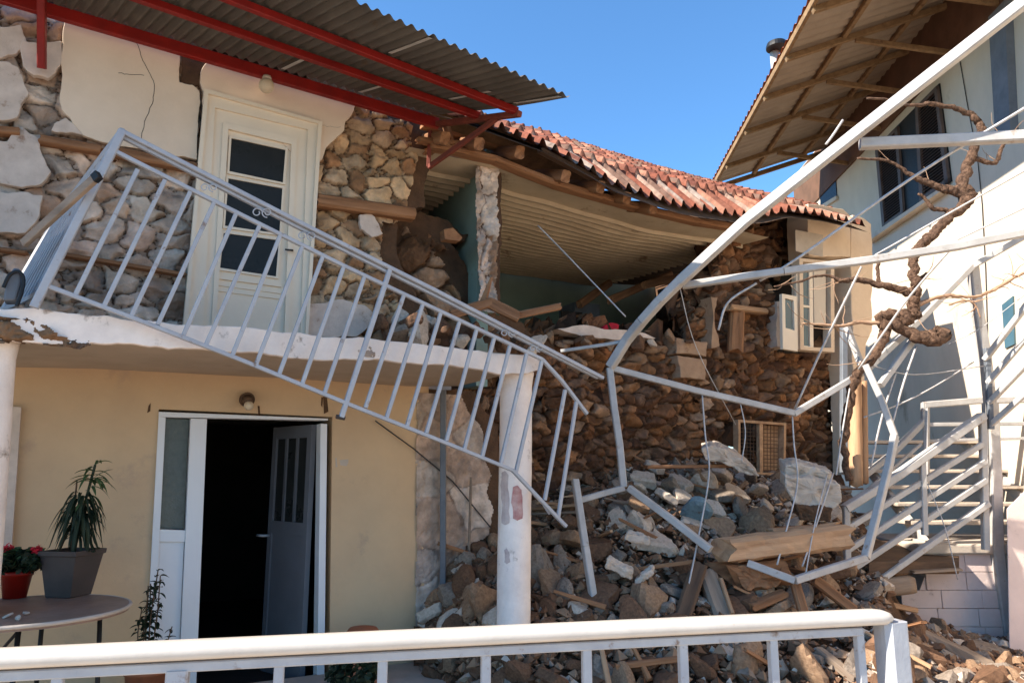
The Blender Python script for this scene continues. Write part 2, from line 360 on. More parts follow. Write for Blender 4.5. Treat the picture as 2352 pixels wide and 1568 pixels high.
def beam_obj(name, p0, p1, w, h, m, parent=None, up=(0, 0, 1), seed=1, rough=.08, taper=1.0, round_=False, bend=0):
    """timber built along its own X axis so that the grain follows it"""
    p0 = Vector(p0); p1 = Vector(p1); L = (p1 - p0).length; d = (p1 - p0).normalized(); up = Vector(up)
    if abs(d.dot(up.normalized())) > .97: up = Vector((0, 1, 0))
    y = up.cross(d).normalized(); z = d.cross(y)
    n = max(4, int(L / .06)); k = 12 if round_ else 16; vs = []; q = random.Random(seed)
    for i in range(n + 1):
        x = L * i / n; s = 1 + (taper - 1) * i / n
        ph = seed * 3.1
        for j in range(k):
            a = 2 * math.pi * (j + .5) / k; ca, sa = math.cos(a), math.sin(a)
            if not round_:
                mm = max(abs(ca), abs(sa)); r = 1 / mm; r = min(r, 1.33)
            else: r = 1
            nz = mnoise.noise(Vector((x * 3 + ph, ca * 1.5, sa * 1.5))) + .6 * mnoise.noise(Vector((x * 11 + ph, ca * 4, sa * 4)))
            r *= 1 + rough * nz
            xx = x
            if i in (0, n): xx = x + (w * .35) * mnoise.noise(Vector((ca * 2 + ph, sa * 2, i))) * (rough / .08)
            vs.append((xx, ca * r * w / 2 * s, sa * r * h / 2 * s + bend * math.sin(math.pi * i / n)))
    fs = [(i * k + j, i * k + (j + 1) % k, (i + 1) * k + (j + 1) % k, (i + 1) * k + j) for i in range(n) for j in range(k)]
    fs += [tuple(range(k - 1, -1, -1)), tuple(range(n * k, (n + 1) * k))]
    me = bpy.data.meshes.new(name); me.from_pydata(vs, [], fs); me.update()
    if round_: me.polygons.foreach_set('use_smooth', [True] * len(me.polygons))
    me.materials.append(MS[m]); o = bpy.data.objects.new(name, me); COL.objects.link(o)
    M = Matrix((d, y, z)).transposed().to_4x4(); M.translation = p0 - (wloc(parent) if parent is not None else Vector((0, 0, 0)))
    if parent is not None: o.parent = parent
    o.matrix_local = M if parent is not None else M
    return o
# ================================================================ SETTING: ground
def grid_obj(name, fn, nu, nv, m, parent=None, smooth=True, col=None, kind=None):
    mb = MB(); vs = []
    for j in range(nv + 1):
        for i in range(nu + 1): vs.append(fn(i / nu, j / nv))
    k = nu + 1
    mb.add(vs, [(j * k + i, j * k + i + 1, (j + 1) * k + i + 1, (j + 1) * k + i) for j in range(nv) for i in range(nu)])
    mb.nocalc = 1
    if col is not None: mb.c = np.array([col(i / nu, j / nv) for j in range(nv + 1) for i in range(nu + 1)])
    return mb.build(name, m, parent, smooth=smooth, kind=kind)
def gfun(u, v):
    x = -14 + 28 * u; y = -3 + 26 * v
    return (x, y, .03 * mnoise.noise(Vector((x * .9, y * .9, 0))) + .012 * mnoise.noise(Vector((x * 5, y * 5, 3))) - .01)
grid_obj('ground', gfun, 200, 190, 'ground', kind='structure')
MB().add([(-300, -300, -.06), (300, -300, -.06), (300, 300, -.06), (-300, 300, -.06)], [(0, 1, 2, 3)]).build('terrain', 'ground', kind='structure')
MB().hexa([(-14, -3, -.3), (14, -3, -.3), (14, 3.9, -.3), (-14, 1.9, -.3)], [(-14, -3, .05), (14, -3, .05), (14, 3.9, .05), (-14, 1.9, .05)]).build('bounce_road', 'bounce_road', kind='structure')  # unseen pale road, added to bounce warm light onto the shaded front

# ================================================================ THE RUINED HOUSE
house = thing('collapsed_house', 'two storey stone house split open by an earthquake, its right half fallen in', 'house', (-2.1, 5.7, 0))
PAL_L = [(.5, .39, .34), (.56, .48, .44), (.4, .33, .3), (.5, .46, .44), (.58, .45, .37), (.38, .27, .21), (.64, .58, .54), (.54, .45, .4)]
PAL_R = [(.46, .34, .22), (.54, .42, .29), (.42, .32, .23), (.32, .2, .12), (.5, .41, .31), (.28, .17, .1)]
PAL_M = [(.2, .1, .052), (.13, .068, .04), (.26, .145, .08), (.3, .21, .15), (.1, .052, .032), (.22, .11, .05), (.16, .1, .07)]
def roof_line(x):   # underside of the canopy beam against the wall
    return 20 + (x - 120) * .284
# exposed rubble masonry either side of the balcony door
left_poly = [(-130, -60), (100, -10), (120, 20), (250, 62), (440, 116), (475, 130), (475, 745), (300, 742), (-130, 716)]
masonry('stone_wall', left_poly, 0, house, cell=.235, asp=.7, seed=11, relief=.085, palette=PAL_L, mortar=(.1, .063, .043), step=.008, amp=3, gap=.09, rough=.008)
right_poly = [(690, 200), (820, 234), (900, 258), (955, 285), (958, 330), (966, 365), (955, 400), (948, 440), (946, 500), (882, 508), (886, 545), (882, 590), (898, 640), (925, 690), (945, 735), (950, 785), (690, 772)]
masonry('stone_wall', right_poly, 0, house, cell=.19, asp=.74, seed=24, relief=.08, palette=PAL_R, mortar=(.055, .03, .018), step=.008, amp=8, gap=.11, rough=.009)
# smooth plaster left on the wall
plA = [(150, 51), (239, 74), (330, 96), (415, 120), (412, 150), (411, 194), (440, 200), (456, 214), (459, 240), (455, 300), (451, 371), (395, 362), (329, 346), (280, 341), (227, 329), (191, 316), (178, 299), (161, 276), (142, 256), (137, 230), (140, 150), (144, 100)]
fpoly(ragged(plA, 5, 4, 5), -.02, .022).build('plaster_panel', 'plaster', house, bevel=.004)
plB = [(482, 137), (560, 158), (700, 198), (815, 232), (806, 266), (790, 284), (787, 304), (764, 326), (745, 346), (736, 372), (700, 380), (640, 330), (560, 290), (470, 300), (465, 215), (458, 196), (459, 172)]
fpoly(ragged(plB, 6, 4, 6), -.02, .024).build('plaster_panel', 'plaster', house, bevel=.004)
plC = [(690, 705), (745, 698), (783, 690), (832, 703), (852, 720), (852, 745), (815, 775), (680, 775)]
fpoly(ragged(plC, 6, 4, 7), -.03, .02).build('plaster_panel', 'whitewash', house, bevel=.004)
for k, p in enumerate([
    [(-100, 58), (50, 64), (64, 110), (40, 130), (0, 142), (-100, 150)],
    [(-100, 150), (20, 149), (45, 164), (68, 222), (50, 246), (41, 277), (-100, 292)],
    [(52, 100), (143, 103), (140, 158), (112, 188), (78, 181), (54, 160)],
    [(52, 297), (89, 322), (102, 368), (118, 400), (95, 428), (52, 436), (-20, 420), (-100, 400), (-100, 345), (18, 330), (30, 312)],
    [(125, 290), (150, 276), (172, 290), (190, 316), (150, 312), (118, 306)],
    [(-100, 440), (60, 446), (100, 455), (92, 500), (60, 540), (-100, 560)],
    [(822, 496), (848, 492), (876, 540), (850, 548), (826, 530)]]):
    fpoly(ragged(p, 7, 4, 20 + k), -.035, .012 + .004 * (k % 3)).build('plaster_patch', 'whitewash', house, bevel=.006)
# dark cavity beside the plaster
fpoly(ragged([(416, 119), (478, 136), (470, 160), (458, 176), (456, 198), (440, 200), (412, 194)], 5, 3, 9), -.02, .004).build('broken_core', 'mud', house)
# hairline cracks in the plaster
for pl in ([(313, 98), (330, 140), (345, 170), (356, 205), (350, 240), (332, 280), (322, 330)], [(271, 169), (300, 171), (340, 174)],
           [(459, 203), (463, 240), (456, 300), (452, 368)], [(784, 292), (750, 290), (738, 288)], [(540, 232), (590, 240)]):
    pr = []
    for a, b in zip(pl, pl[1:]):
        for i in range(4): pr.append((a[0] + (b[0] - a[0]) * i / 4 + rnd.uniform(-2, 2), a[1] + (b[1] - a[1]) * i / 4 + rnd.uniform(-2, 2)))
    MB().tube([fac(x, y, .0225) for x, y in pr], .0022, 4).build('plaster_crack', 'black', house)
# timber bands laid in the wall
def fbeam(name, a, b, hpx, e, dep, m='wood', **k):
    A = fac(*a, e); B = fac(*b, e); h = hpx / F * (A.y + B.y) / 2
    return beam_obj(name, A, B, dep, h, m, house, **k)
fbeam('timber_band', (-100, 296), (45, 305), 20, -.01, .1, seed=2)
fbeam('timber_band', (92, 322), (232, 346), 22, 0, .1, seed=3)
fbeam('timber_band', (262, 350), (452, 388), 24, 0, .1, seed=4, rough=.14)
fbeam('timber_band', (130, 583), (425, 632), 10, -.02, .08, seed=5, rough=.12)
fbeam('timber_band', (-60, 565), (60, 582), 10, -.02, .08, seed=6, rough=.12)
fbeam('timber_band', (728, 462), (948, 494), 30, 0, .14, seed=7)
# ---- balcony door
door = [(523, 301), (666, 335), (644, 762), (482, 750)]
def lerp2(a, b, t): return (a[0] + (b[0] - a[0]) * t, a[1] + (b[1] - a[1]) * t)
def ringpoly(o, i, e0, e1, name, m, parent, base=None):
    """frame: outer and inner quads in picture coordinates; order tl, tr, br, bl"""
    mb = MB()
    for k in range(4):
        a = [o[k], o[(k + 1) % 4], i[(k + 1) % 4], i[k]]
        if base: A = [hit(x, y, base[0] + base[1] * e0, base[1]) for x, y in a]; mb.prism(A, base[1] * (e1 - e0))
        else: mb.prism([fac(x, y, e0) for x, y in a], FN * (e1 - e0))
    return mb.build(name, m, parent)
D = thing('balcony_door', None, None); D.parent = house
ringpoly([(468, 213), (735, 288), (702, 790), (416, 780)], [(476, 224), (726, 292), (695, 790), (425, 780)], 0, .075, 'trim', 'white_door', D).name = 'trim'
ringpoly([(476, 224), (726, 292), (695, 790), (425, 780)], [(492, 253), (704, 303), (686, 790), (464, 780)], 0, .05, 'trim', 'white_door', D)
ringpoly([(492, 253), (704, 303), (686, 790), (464, 780)], [(511, 286), (680, 322), (660, 790), (482, 780)], 0, .03, 'door_frame', 'white_door', D)
ringpoly([(511, 286), (680, 322), (660, 790), (482, 780)], [(523, 301), (667, 336), (650, 790), (493, 780)], 0, .042, 'door_frame', 'white_door', D)
leafq = [(523, 301), (667, 336), (650, 790), (493, 780)]
fpoly(leafq, -.01, .012).build('door_leaf', 'white_door', D)
panes = [[(531, 319), (655, 346), (649, 421), (526, 395)], [(524, 411), (648, 434), (641, 538), (516, 520)], [(513, 536), (640, 553), (633, 636), (505, 616)]]
for q in panes:
    fpoly(q, .012, .017).build('glass_pane', 'glass', D)
def outset(q, d): return [(q[0][0] - d, q[0][1] - d), (q[1][0] + d, q[1][1] - d), (q[2][0] + d, q[2][1] + d), (q[3][0] - d, q[3][1] + d)]
for q in panes: ringpoly(outset(q, 5), q, .012, .03, 'glazing_bar', 'white_door', D)
for y0, y1, e in ((632, 640, .03), (650, 655, .022), (664, 668, .024)):
    fpoly([(492, y0), (645, y0 + 20), (645, y1 + 20), (491, y1)], .01, e).build('moulding', 'white_door', D)
MB().tube([fac(672, 575, .02), fac(672, 575, .07), fac(662, 574, .075), fac(655, 573, .075)], .008, 8).build('door_handle', 'cable', D, smooth=True)
# ---- ground floor wall
lw = [(-250, 846), (34, 858), (400, 868), (746, 890), (960, 902), (957, 1640), (-250, 1700)]
holeL = [(359, 945), (746, 962), (738, 1640), (332, 1640)]
for p in ([(-250, 830), (359, 850), (359, 945), (332, 1660), (-250, 1700)], [(359, 850), (746, 880), (746, 962), (359, 945)], [(746, 880), (960, 892), (957, 1660), (735, 1660)]):
    fpoly(p, -.25, 0).build('ground_floor_wall', 'yellow', house)
for q in ([(346, 925), (341, 932), (338, 948), (345, 944)], [(592, 932), (596, 932), (598, 958), (594, 958)], [(742, 905), (750, 903), (754, 945), (744, 950)], [(738, 912), (742, 912), (740, 935), (737, 930)]):
    fpoly(q, 0, .004).build('wall_scar', 'mud', house)
fpoly([(770, 1052), (773, 1050), (775, 1072), (771, 1072)], 0, .003).build('wall_scar', 'concrete', house)
fpoly([(780, 1056), (800, 1054), (800, 1062), (796, 1070), (782, 1068)], 0, .002).build('wall_scar', 'concrete', house)
wwp = [(957, 900), (1060, 905), (1075, 940), (1110, 985), (1118, 1060), (1132, 1090), (1120, 1130), (1136, 1170), (1125, 1230), (1060, 1270), (1040, 1640), (957, 1640)]
masonry('whitewashed_wall', wwp, .02, house, cell=.45, asp=.8, seed=41, relief=.012, palette=[(.5, .45, .44), (.46, .4, .38), (.55, .5, .48), (.42, .34, .3)], mortar=(.4, .32, .28), step=.01, amp=3, gap=.04, rough=.014, thick=.3)
# ---- ground floor front door (aluminium, with side light, leaf standing open)
G = thing('front_door', None, None); G.parent = house
fo = [(362, 948), (744, 964), (737, 1660), (334, 1660)]
def fq(x0, x1, y0, y1):  # rectangle following the door's own perspective; x at top, y measured at left
    def X(x, y): return x - (y - 950) * .041 * (742 - x) / 380 - (y - 950) * .012
    return [(X(x0, y0), y0 + (x0 - 365) * .04), (X(x1, y0), y0 + (x1 - 365) * .04), (X(x1, y1), y1 + (x1 - 365) * .02), (X(x0, y1), y1 + (x0 - 365) * .02)]
for nm, q in (('frame_head', fq(362, 744, 948, 960)), ('frame_post', fq(362, 378, 960, 1640)), ('frame_post', fq(434, 471, 960, 1640)), ('frame_post', fq(727, 742, 960, 1640)), ('frame_rail', fq(378, 434, 1212, 1240))):
    fpoly(q, -.1, .03 if nm != 'frame_rail' else .02).build(nm, 'white_alu', G, bevel=.003)
fpoly(fq(378, 434, 960, 1212), -.05, -.04).build('side_light', 'glass_frost', G)
fpoly(fq(378, 434, 1240, 1640), -.06, -.005).build('lower_panel', 'white_alu', G)
# open leaf, hinged on the right, swung inwards
hA = fac(716, 975, -.08); hB = Vector((hA.x, hA.y, .02)); ln = (hit(628, 985, FP + FN * -.62, FN) - hA); ln.z = 0; LW = ln.length; ln.normalize()
lnn = Vector((ln.y, -ln.x, 0)); H0 = hA.z
def lp(a, z, o=0): return Vector((hA.x, hA.y, z)) + ln * (LW * a) + lnn * o
def lbox(a0, a1, z0, z1, o0, o1): return MB().hexa([lp(a0, z0, o0), lp(a1, z0, o0), lp(a1, z1, o0), lp(a0, z1, o0)], [lp(a0, z0, o1), lp(a1, z0, o1), lp(a1, z1, o1), lp(a0, z1, o1)])
leaf = lbox(0, .1, .03, H0, 0, .045)
for a0, a1 in ((.9, 1),): leaf.add(*[lambda m: (m.v, m.f)][0](lbox(a0, a1, .03, H0, 0, .045)))
for z0, z1 in ((.03, .15), (H0 - .1, H0), (1.12, 1.22)): m_ = lbox(.1, .9, z0, z1, .002, .043); leaf.add(m_.v, m_.f)
for a0 in (.34, .62): m_ = lbox(a0, a0 + .05, 1.22, H0 - .1, .006, .04); leaf.add(m_.v, m_.f)
leaf.build('door_leaf', 'alu_shaded', G)
lbox(.1, .9, .15, 1.12, .012, .034).build('lower_panel', 'alu_shaded', G)
for a0, a1 in ((.1, .34), (.39, .62), (.67, .9)): lbox(a0, a1, 1.22, H0 - .1, .02, .026).build('glass_pane', 'glass', G)
MB().tube([lp(.95, 1.1, 0), lp(.95, 1.1, .1), lp(1.06, 1.1, .11)], .011, 8).build('door_handle', 'rail', G, smooth=True)
MB().tube([lp(.95, 1.1, 0), lp(.95, 1.1, -.06), lp(1.08, 1.1, -.07)], .011, 8).build('door_handle', 'rail', G, smooth=True)
# ---- left ground floor shutter strip at the picture's edge
fpoly([(18, 934), (50, 936), (28, 1262), (-40, 1262)], 0, .05).build('shutter', 'whitewash', house)
# ---- rooms, floors and hidden walls (keep daylight out of the rooms)
def hbox(t0, t1, z0, z1, e0, e1):
    return MB().hexa([W(t0, z0, e0), W(t1, z0, e0), W(t1, z1, e0), W(t0, z1, e0)], [W(t0, z0, e1), W(t1, z0, e1), W(t1, z1, e1), W(t0, z1, e1)])
TR = 7.12
SLT = 2.42
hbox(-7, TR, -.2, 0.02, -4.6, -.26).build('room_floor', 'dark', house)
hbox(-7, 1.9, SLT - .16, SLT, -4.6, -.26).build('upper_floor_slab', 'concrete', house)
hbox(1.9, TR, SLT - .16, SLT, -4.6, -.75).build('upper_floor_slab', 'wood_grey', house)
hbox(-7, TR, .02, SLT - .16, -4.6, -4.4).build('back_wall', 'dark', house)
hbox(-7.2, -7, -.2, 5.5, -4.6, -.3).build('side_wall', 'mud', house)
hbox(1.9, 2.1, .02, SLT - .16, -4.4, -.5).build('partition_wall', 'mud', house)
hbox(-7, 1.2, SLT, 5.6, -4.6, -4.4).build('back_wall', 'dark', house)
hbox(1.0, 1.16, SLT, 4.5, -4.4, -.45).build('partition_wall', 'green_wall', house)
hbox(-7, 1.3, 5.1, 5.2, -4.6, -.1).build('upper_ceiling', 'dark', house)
bt = tz(fac(1120, 500, -.1))[0]
hbox(bt - .06, bt + .06, SLT, 4.62, -3.5, -.2).build('partition_wall', 'green_wall', house)
hbox(1.16, TR, SLT, 4.75, -3.7, -3.5).build('back_wall', 'green_wall', house)
# gable seen from inside, its top broken away so that the sky shows
gp = [W(TR, SLT, -3.5), W(TR, SLT, -.7), W(TR, 3.7, -.75), W(TR, 3.75, -1.1), W(TR, 4.2, -1.3), W(TR, 4.3, -1.7), W(TR, 4.5, -1.95), W(TR, 4.26, -2.1), W(TR, 4.24, -2.35), W(TR, 4.02, -2.5), W(TR, 4.3, -2.62), W(TR, 4.42, -2.9), W(TR, 4.7, -3.0), W(TR, 4.7, -3.5)]
MB().prism(gp, FD * .3).build('gable_wall', 'mud', house)
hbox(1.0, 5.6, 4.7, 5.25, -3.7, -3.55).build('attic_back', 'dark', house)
# sagging slatted ceiling
cf = [tz(fac(x, y, .05)) for x, y in ((940, 338), (1100, 372), (1147, 386), (1250, 418), (1350, 447), (1450, 478), (1550, 505), (1710, 532))]
cft = [a for a, b in cf]; cfz = [b for a, b in cf]
def ceilf(u, v):
    t = cft[0] + (5.9 - cft[0]) * u; e = .05 - 3.5 * v
    z0 = np.interp(t, cft, cfz); z1 = 4.6
    z = z0 + (z1 - z0) * (v ** 1.2)
    c = e / .135; fr = c - math.floor(c)
    rib = .045 if fr < .25 else 0
    if v < .12: rib = 0
    return W(t, z - rib - .018 * mnoise.noise(Vector((t * 2, e * 2, 0))), e)
grid_obj('slatted_ceiling', ceilf, 90, 520, 'ceil', house, smooth=False)
def ceil2(u, v):
    t = 5.9 + (TR - .05 - 5.9) * u; e = -.6 - 2.85 * v
    return W(t, 4.72 + .1 * mnoise.noise(Vector((t, e, 2))), e)
grid_obj('slatted_ceiling', ceil2, 10, 10, 'wood_dark', house)
# pillar between the two bays, raw plaster and stone
pil = [(1098, 362), (1120, 366), (1145, 378), (1150, 410), (1146, 470), (1150, 560), (1146, 630), (1148, 720), (1100, 715), (1101, 600), (1097, 500)]
masonry('broken_pillar', pil, .02, house, cell=.16, asp=2.2, seed=66, relief=.05, palette=[(.56, .5, .47), (.5, .43, .4), (.6, .56, .54), (.3, .2, .14)], mortar=(.22, .15, .11), step=.009, amp=6, gap=.08, thick=.04, rough=.03)
MB().prism([fac(x, y, -.25) for x, y in [(1106, 350), (1130, 370), (1130, 720), (1108, 720)]], FN * .1).build('pillar_core', 'green_wall', house)
# ---- broken mud-stone masses
bw1 = [(884, 508), (960, 514), (985, 520), (1015, 540), (1048, 556), (1040, 572), (1008, 578), (1028, 606), (1050, 650), (1064, 690), (1110, 735), (1180, 770), (1240, 800), (1240, 845), (880, 830)]
masonry('broken_wall', bw1, -.22, house, cell=.3, asp=.8, seed=71, relief=.16, palette=[(.2, .11, .06), (.26, .16, .09), (.16, .09, .05), (.3, .21, .15)], mortar=(.1, .05, .03), step=.011, amp=14, gap=.11, rough=.02, thick=.3, bow=.1)
bw2 = [(1020, 896), (1130, 880), (1236, 860), (1238, 780), (1300, 768), (1450, 772), (1525, 786), (1598, 800), (1606, 700), (1640, 690), (1650, 648), (1622, 640), (1660, 606), (1655, 565), (1700, 545), (1722, 505), (1806, 494), (1830, 520), (1830, 800), (1936, 800), (1940, 1160), (1700, 1200), (1300, 1260), (1020, 1330)]
masonry('broken_wall', bw2, -.3, house, cell=.19, asp=.62, seed=83, relief=.12, palette=PAL_M, mortar=(.06, .032, .018), step=.011, amp=16, gap=.11, rough=.022, thick=.3, bow=.26,
        holes=[[(1688, 968), (1790, 975), (1788, 1090), (1688, 1085)], [(1778, 590), (1896, 600), (1900, 806), (1790, 806)]])
# block courses at the top of the broken wall
for q in ([(1520, 782), (1592, 792), (1590, 826), (1521, 818)], [(1523, 822), (1590, 830), (1588, 880), (1530, 872)]):
    fpoly(ragged(q, 5, 3, 5), -.5, -.26).build('wall_block', 'mudblock', house, bevel=.01)
fpoly(ragged([(1232, 770), (1300, 762), (1400, 772), (1452, 790), (1400, 790), (1300, 786)], 5, 3, 8), -.7, -.28).build('plaster_edge', 'whitewash', house)
# room side jamb (pale) left of the sky gap
fpoly(ragged([(1603, 690), (1618, 692), (1612, 760), (1622, 800), (1604, 806)], 6, 3, 2), -.5, -.28).build('plaster_jamb', 'mudblock', house)
# ---- standing corner at the right with a casement window
fpoly(ragged([(1808, 486), (1888, 497), (1904, 512), (1904, 604), (1822, 604), (1810, 600)], 2.5, 3, 3), -.3, .03).build('plaster_corner', 'cream_plaster', house, bevel=.01)
fpoly([(1826, 528), (1890, 540), (1889, 590), (1827, 577)], .03, .036).build('blind_window', 'concrete', house)
fpoly(ragged([(1904, 512), (1926, 518), (1946, 532), (1950, 620), (1944, 700), (1946, 770), (1932, 800), (1930, 1090), (1912, 1090), (1908, 900), (1900, 806), (1898, 604)], 3, 3, 4), -.35, .02).build('plaster_corner', 'cream_plaster', house, bevel=.01)
win = thing('casement_window', None, None); win.parent = house
ringpoly([(1818, 598), (1898, 606), (1898, 812), (1820, 806)], [(1826, 606), (1890, 612), (1890, 802), (1828, 800)], -.12, .0, 'window_frame', 'cream_plaster', win)
ringpoly([(1790, 676), (1824, 682), (1826, 808), (1792, 802)], [(1797, 686), (1817, 691), (1819, 760), (1798, 754)], .05, .09, 'sash', 'white_door', win)
fpoly([(1797, 686), (1817, 691), (1819, 760), (1798, 754)], .065, .07).build('glass_pane', 'glass_teal', win)
ringpoly([(1824, 612), (1862, 616), (1864, 806), (1826, 803)], [(1832, 622), (1854, 626), (1856, 796), (1834, 793)], -.06, -.03, 'sash', 'white_door', win)
fpoly([(1832, 622), (1854, 626), (1856, 796), (1834, 793)], -.05, -.045).build('glass_pane', 'glass_teal', win)
fpoly([(1830, 700), (1858, 703), (1858, 708), (1830, 705)], -.055, -.028).build('glazing_bar', 'white_door', win)
fpoly([(1864, 616), (1892, 618), (1892, 750), (1866, 746)], -.06, -.03).build('shutter', 'neigh', win)
fpoly([(1768, 585), (1902, 598), (1902, 812), (1770, 812)], -.5, -.46).build('painted_room_shade', 'dark', win)  # dark sheet painted as the unlit room behind the casement
# second opening: timber jamb, lintel
fbeam('window_lintel', (1672, 706), (1754, 716), 14, -.2, .14, 'wood_pale', seed=12)
fbeam('window_post', (1692, 718), (1688, 806), 34, -.24, .14, 'wood', seed=13, up=(1, 0, 0))
fpoly(ragged([(1752, 700), (1782, 704), (1770, 806), (1752, 802)], 5, 3, 6), -.5, -.27).build('plaster_jamb', 'whitewash', house)
# ---- small barred window low in the wall
sw = thing('grille_window', None, None); sw.parent = house
ringpoly([(1684, 964), (1794, 972), (1792, 1092), (1684, 1088)], [(1689, 970), (1789, 977), (1787, 1086), (1689, 1083)], -.32, -.24, 'window_frame', 'wood_pale', sw)
fpoly([(1737, 972), (1745, 973), (1745, 1086), (1738, 1085)], -.3, -.25).build('window_post', 'wood_pale', sw)
fpoly([(1745, 976), (1786, 979), (1784, 1082), (1745, 1080)], -.36, -.33).build('shutter', 'wood_pale', sw)
gm = MB()
for i in range(1, 12):
    x = 1692 + i * 7.8; gm.tube([fac(x, 972, -.3), fac(x, 1084, -.3)], .004, 5)
for i in range(1, 13):
    y = 974 + i * 8.5; gm.tube([fac(1692, y, -.3), fac(1786, y + 4, -.3)], .004, 5)
gm.build('wire_grille', 'wood_dark', sw)
fpoly([(1690, 970), (1788, 976), (1786, 1086), (1690, 1082)], -.6, -.5).build('painted_room_shade', 'dark', sw)  # dark sheet, the shade inside the small window painted in
# ---- balcony slab
sl_top = [(-130, 704), (61, 711), (250, 728), (369, 742), (683, 766), (900, 786), (1208, 816), (1236, 826)]
sl_bot = [(1236, 850), (1150, 862), (1088, 849), (786, 826), (444, 803), (212, 790), (180, 797), (-130, 778)]
EB = 1.3
fpoly(ragged(sl_top + sl_bot, 5, 4, 17), EB - .05, EB).build('balcony_slab_edge', 'fascia', house, bevel=.006)
body = sl_top[:1] + [(1225, 822)] + [(1222, 852), (1088, 849), (444, 803), (-130, 772)]
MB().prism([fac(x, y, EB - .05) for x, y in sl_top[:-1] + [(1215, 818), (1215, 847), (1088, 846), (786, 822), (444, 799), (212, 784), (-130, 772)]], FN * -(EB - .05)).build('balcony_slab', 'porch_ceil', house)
masonry('spalled_edge', [(-130, 724), (70, 728), (110, 742), (140, 770), (205, 778), (212, 790), (185, 802), (130, 796), (-130, 782)], EB + .05, house, cell=.22, asp=.4, seed=91, relief=.05, palette=[(.24, .15, .09), (.18, .11, .07), (.3, .21, .14)], mortar=(.09, .05, .03), step=.009, amp=7, rough=.03, thick=.05)
masonry('spalled_edge', [(818, 786), (862, 790), (866, 822), (822, 820)], EB + .012, house, cell=.14, asp=.7, seed=92, relief=.02, palette=[(.4, .34, .3), (.5, .45, .42)], mortar=(.2, .15, .12), step=.008, amp=8, rough=.02, thick=.02)
tl_ = tz(fac(-128, 740, EB - .05))[0]; zl_ = fac(-128, 704, EB - .05).z; zb_ = fac(-128, 772, EB - .05).z
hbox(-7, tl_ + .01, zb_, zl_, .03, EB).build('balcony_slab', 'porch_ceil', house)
hbox(-7, tz(fac(-245, 900, 0))[0], -.1, 5.3, -.3, -.002).build('ground_floor_wall', 'yellow', house)
# ---- tiled roof
def curve(pts, e): 
    q = [tz(fac(x, y, e)) for x, y in pts]; return [a for a, b in q], [b for a, b in q]
E0 = curve([(1060, 268), (1085, 279), (1252, 340), (1355, 396), (1406, 428), (1512, 466), (1566, 482), (1697, 502), (1745, 503), (1808, 488), (1888, 499), (1950, 514)], .42)
E1 = curve([(1080, 272), (1110, 284), (1208, 318), (1320, 362), (1400, 390), (1493, 419), (1639, 448), (1745, 468), (1808, 478), (1888, 489), (1945, 503)], .02)
E2 = curve([(1060, 270), (1150, 290), (1240, 311), (1340, 344), (1500, 395), (1640, 438), (1780, 474)], -2.5)
PT = .145
def roofz(t, v, flat=False):
    z0 = np.interp(t, *E0); z1 = np.interp(t, *E1); z2 = np.interp(t, *E2)
    if v < .18: k = v / .18; e = .42 - .4 * k; z = z0 + (z1 - z0) * k
    else: k = (v - .18) / .82; e = .02 - 2.52 * k; z = z1 + (z2 - z1) * k
    if flat: return t, z, e
    j = .09 * mnoise.noise(Vector((math.floor(t / PT) * 1.7, math.floor(v * 12.2), 3)))
    ph = (t / PT + j * 2) % 1
    row = v * 12.2 if v >= .18 else v / .18 * .999
    fr = row - math.floor(row)
    up = ph < .5
    h = (.058 * math.sin(ph * 2 * math.pi) if up else -.03 * math.sin((ph - .5) * 2 * math.pi)) + .04 * (1 - fr) + (.035 if v >= .18 else 0)
    return t, z + h + j * .25, e - .02 * j
RT0 = E0[0][0]; RT1 = tz(fac(1952, 505, .2))[0]
def roof_fn(u, v): t, z, e = roofz(RT0 + (RT1 - RT0) * u, v); return W(t, z, e)
def roof_col(u, v):
    t = RT0 + (RT1 - RT0) * u; a = math.floor(t / PT * 2); b = math.floor(v * 12.2) if v >= .18 else -1
    q = random.Random(a * 917 + b * 31); c = q.choice([(.25, .085, .052), (.3, .12, .08), (.17, .06, .04), (.42, .22, .16), (.22, .09, .06), (.2, .13, .105)])
    if b == -1 and q.random() < .22: c = q.choice([(.4, .31, .27), (.33, .3, .29)])
    return c
grid_obj('tiled_roof', roof_fn, 640, 160, 'tile', house, smooth=False, col=roof_col)
def roof_under(u, v): t, z, e = roofz(RT0 + (RT1 - RT0) * u, v, True); return W(t, z - .06, e + .02)
grid_obj('roof_boards', roof_under, 40, 12, 'wood_dark', house)
fpoly([(1690, 503), (1830, 488), (1830, 604), (1700, 604)], -.66, -.6).build('broken_core', 'mud', house)
def roof_back(u, v):
    t, z, e = roofz(RT0 + (5.5 - RT0) * u, 1, True); return W(t, z - 1.3 * v, e - 2.4 * v)
grid_obj('tiled_roof', roof_back, 20, 4, 'mud', house)
zr = [np.interp(TR, *E_) for E_ in (E0, E1, E2)]
MB().prism([W(TR, 4.72, -3.6), W(TR, 4.72, 0), W(TR, zr[1] - .1, 0), W(TR, zr[2] - .1, -2.5), W(TR, zr[2] - .7, -3.6)], FD * .06).build('gable_wall', 'mud', house)
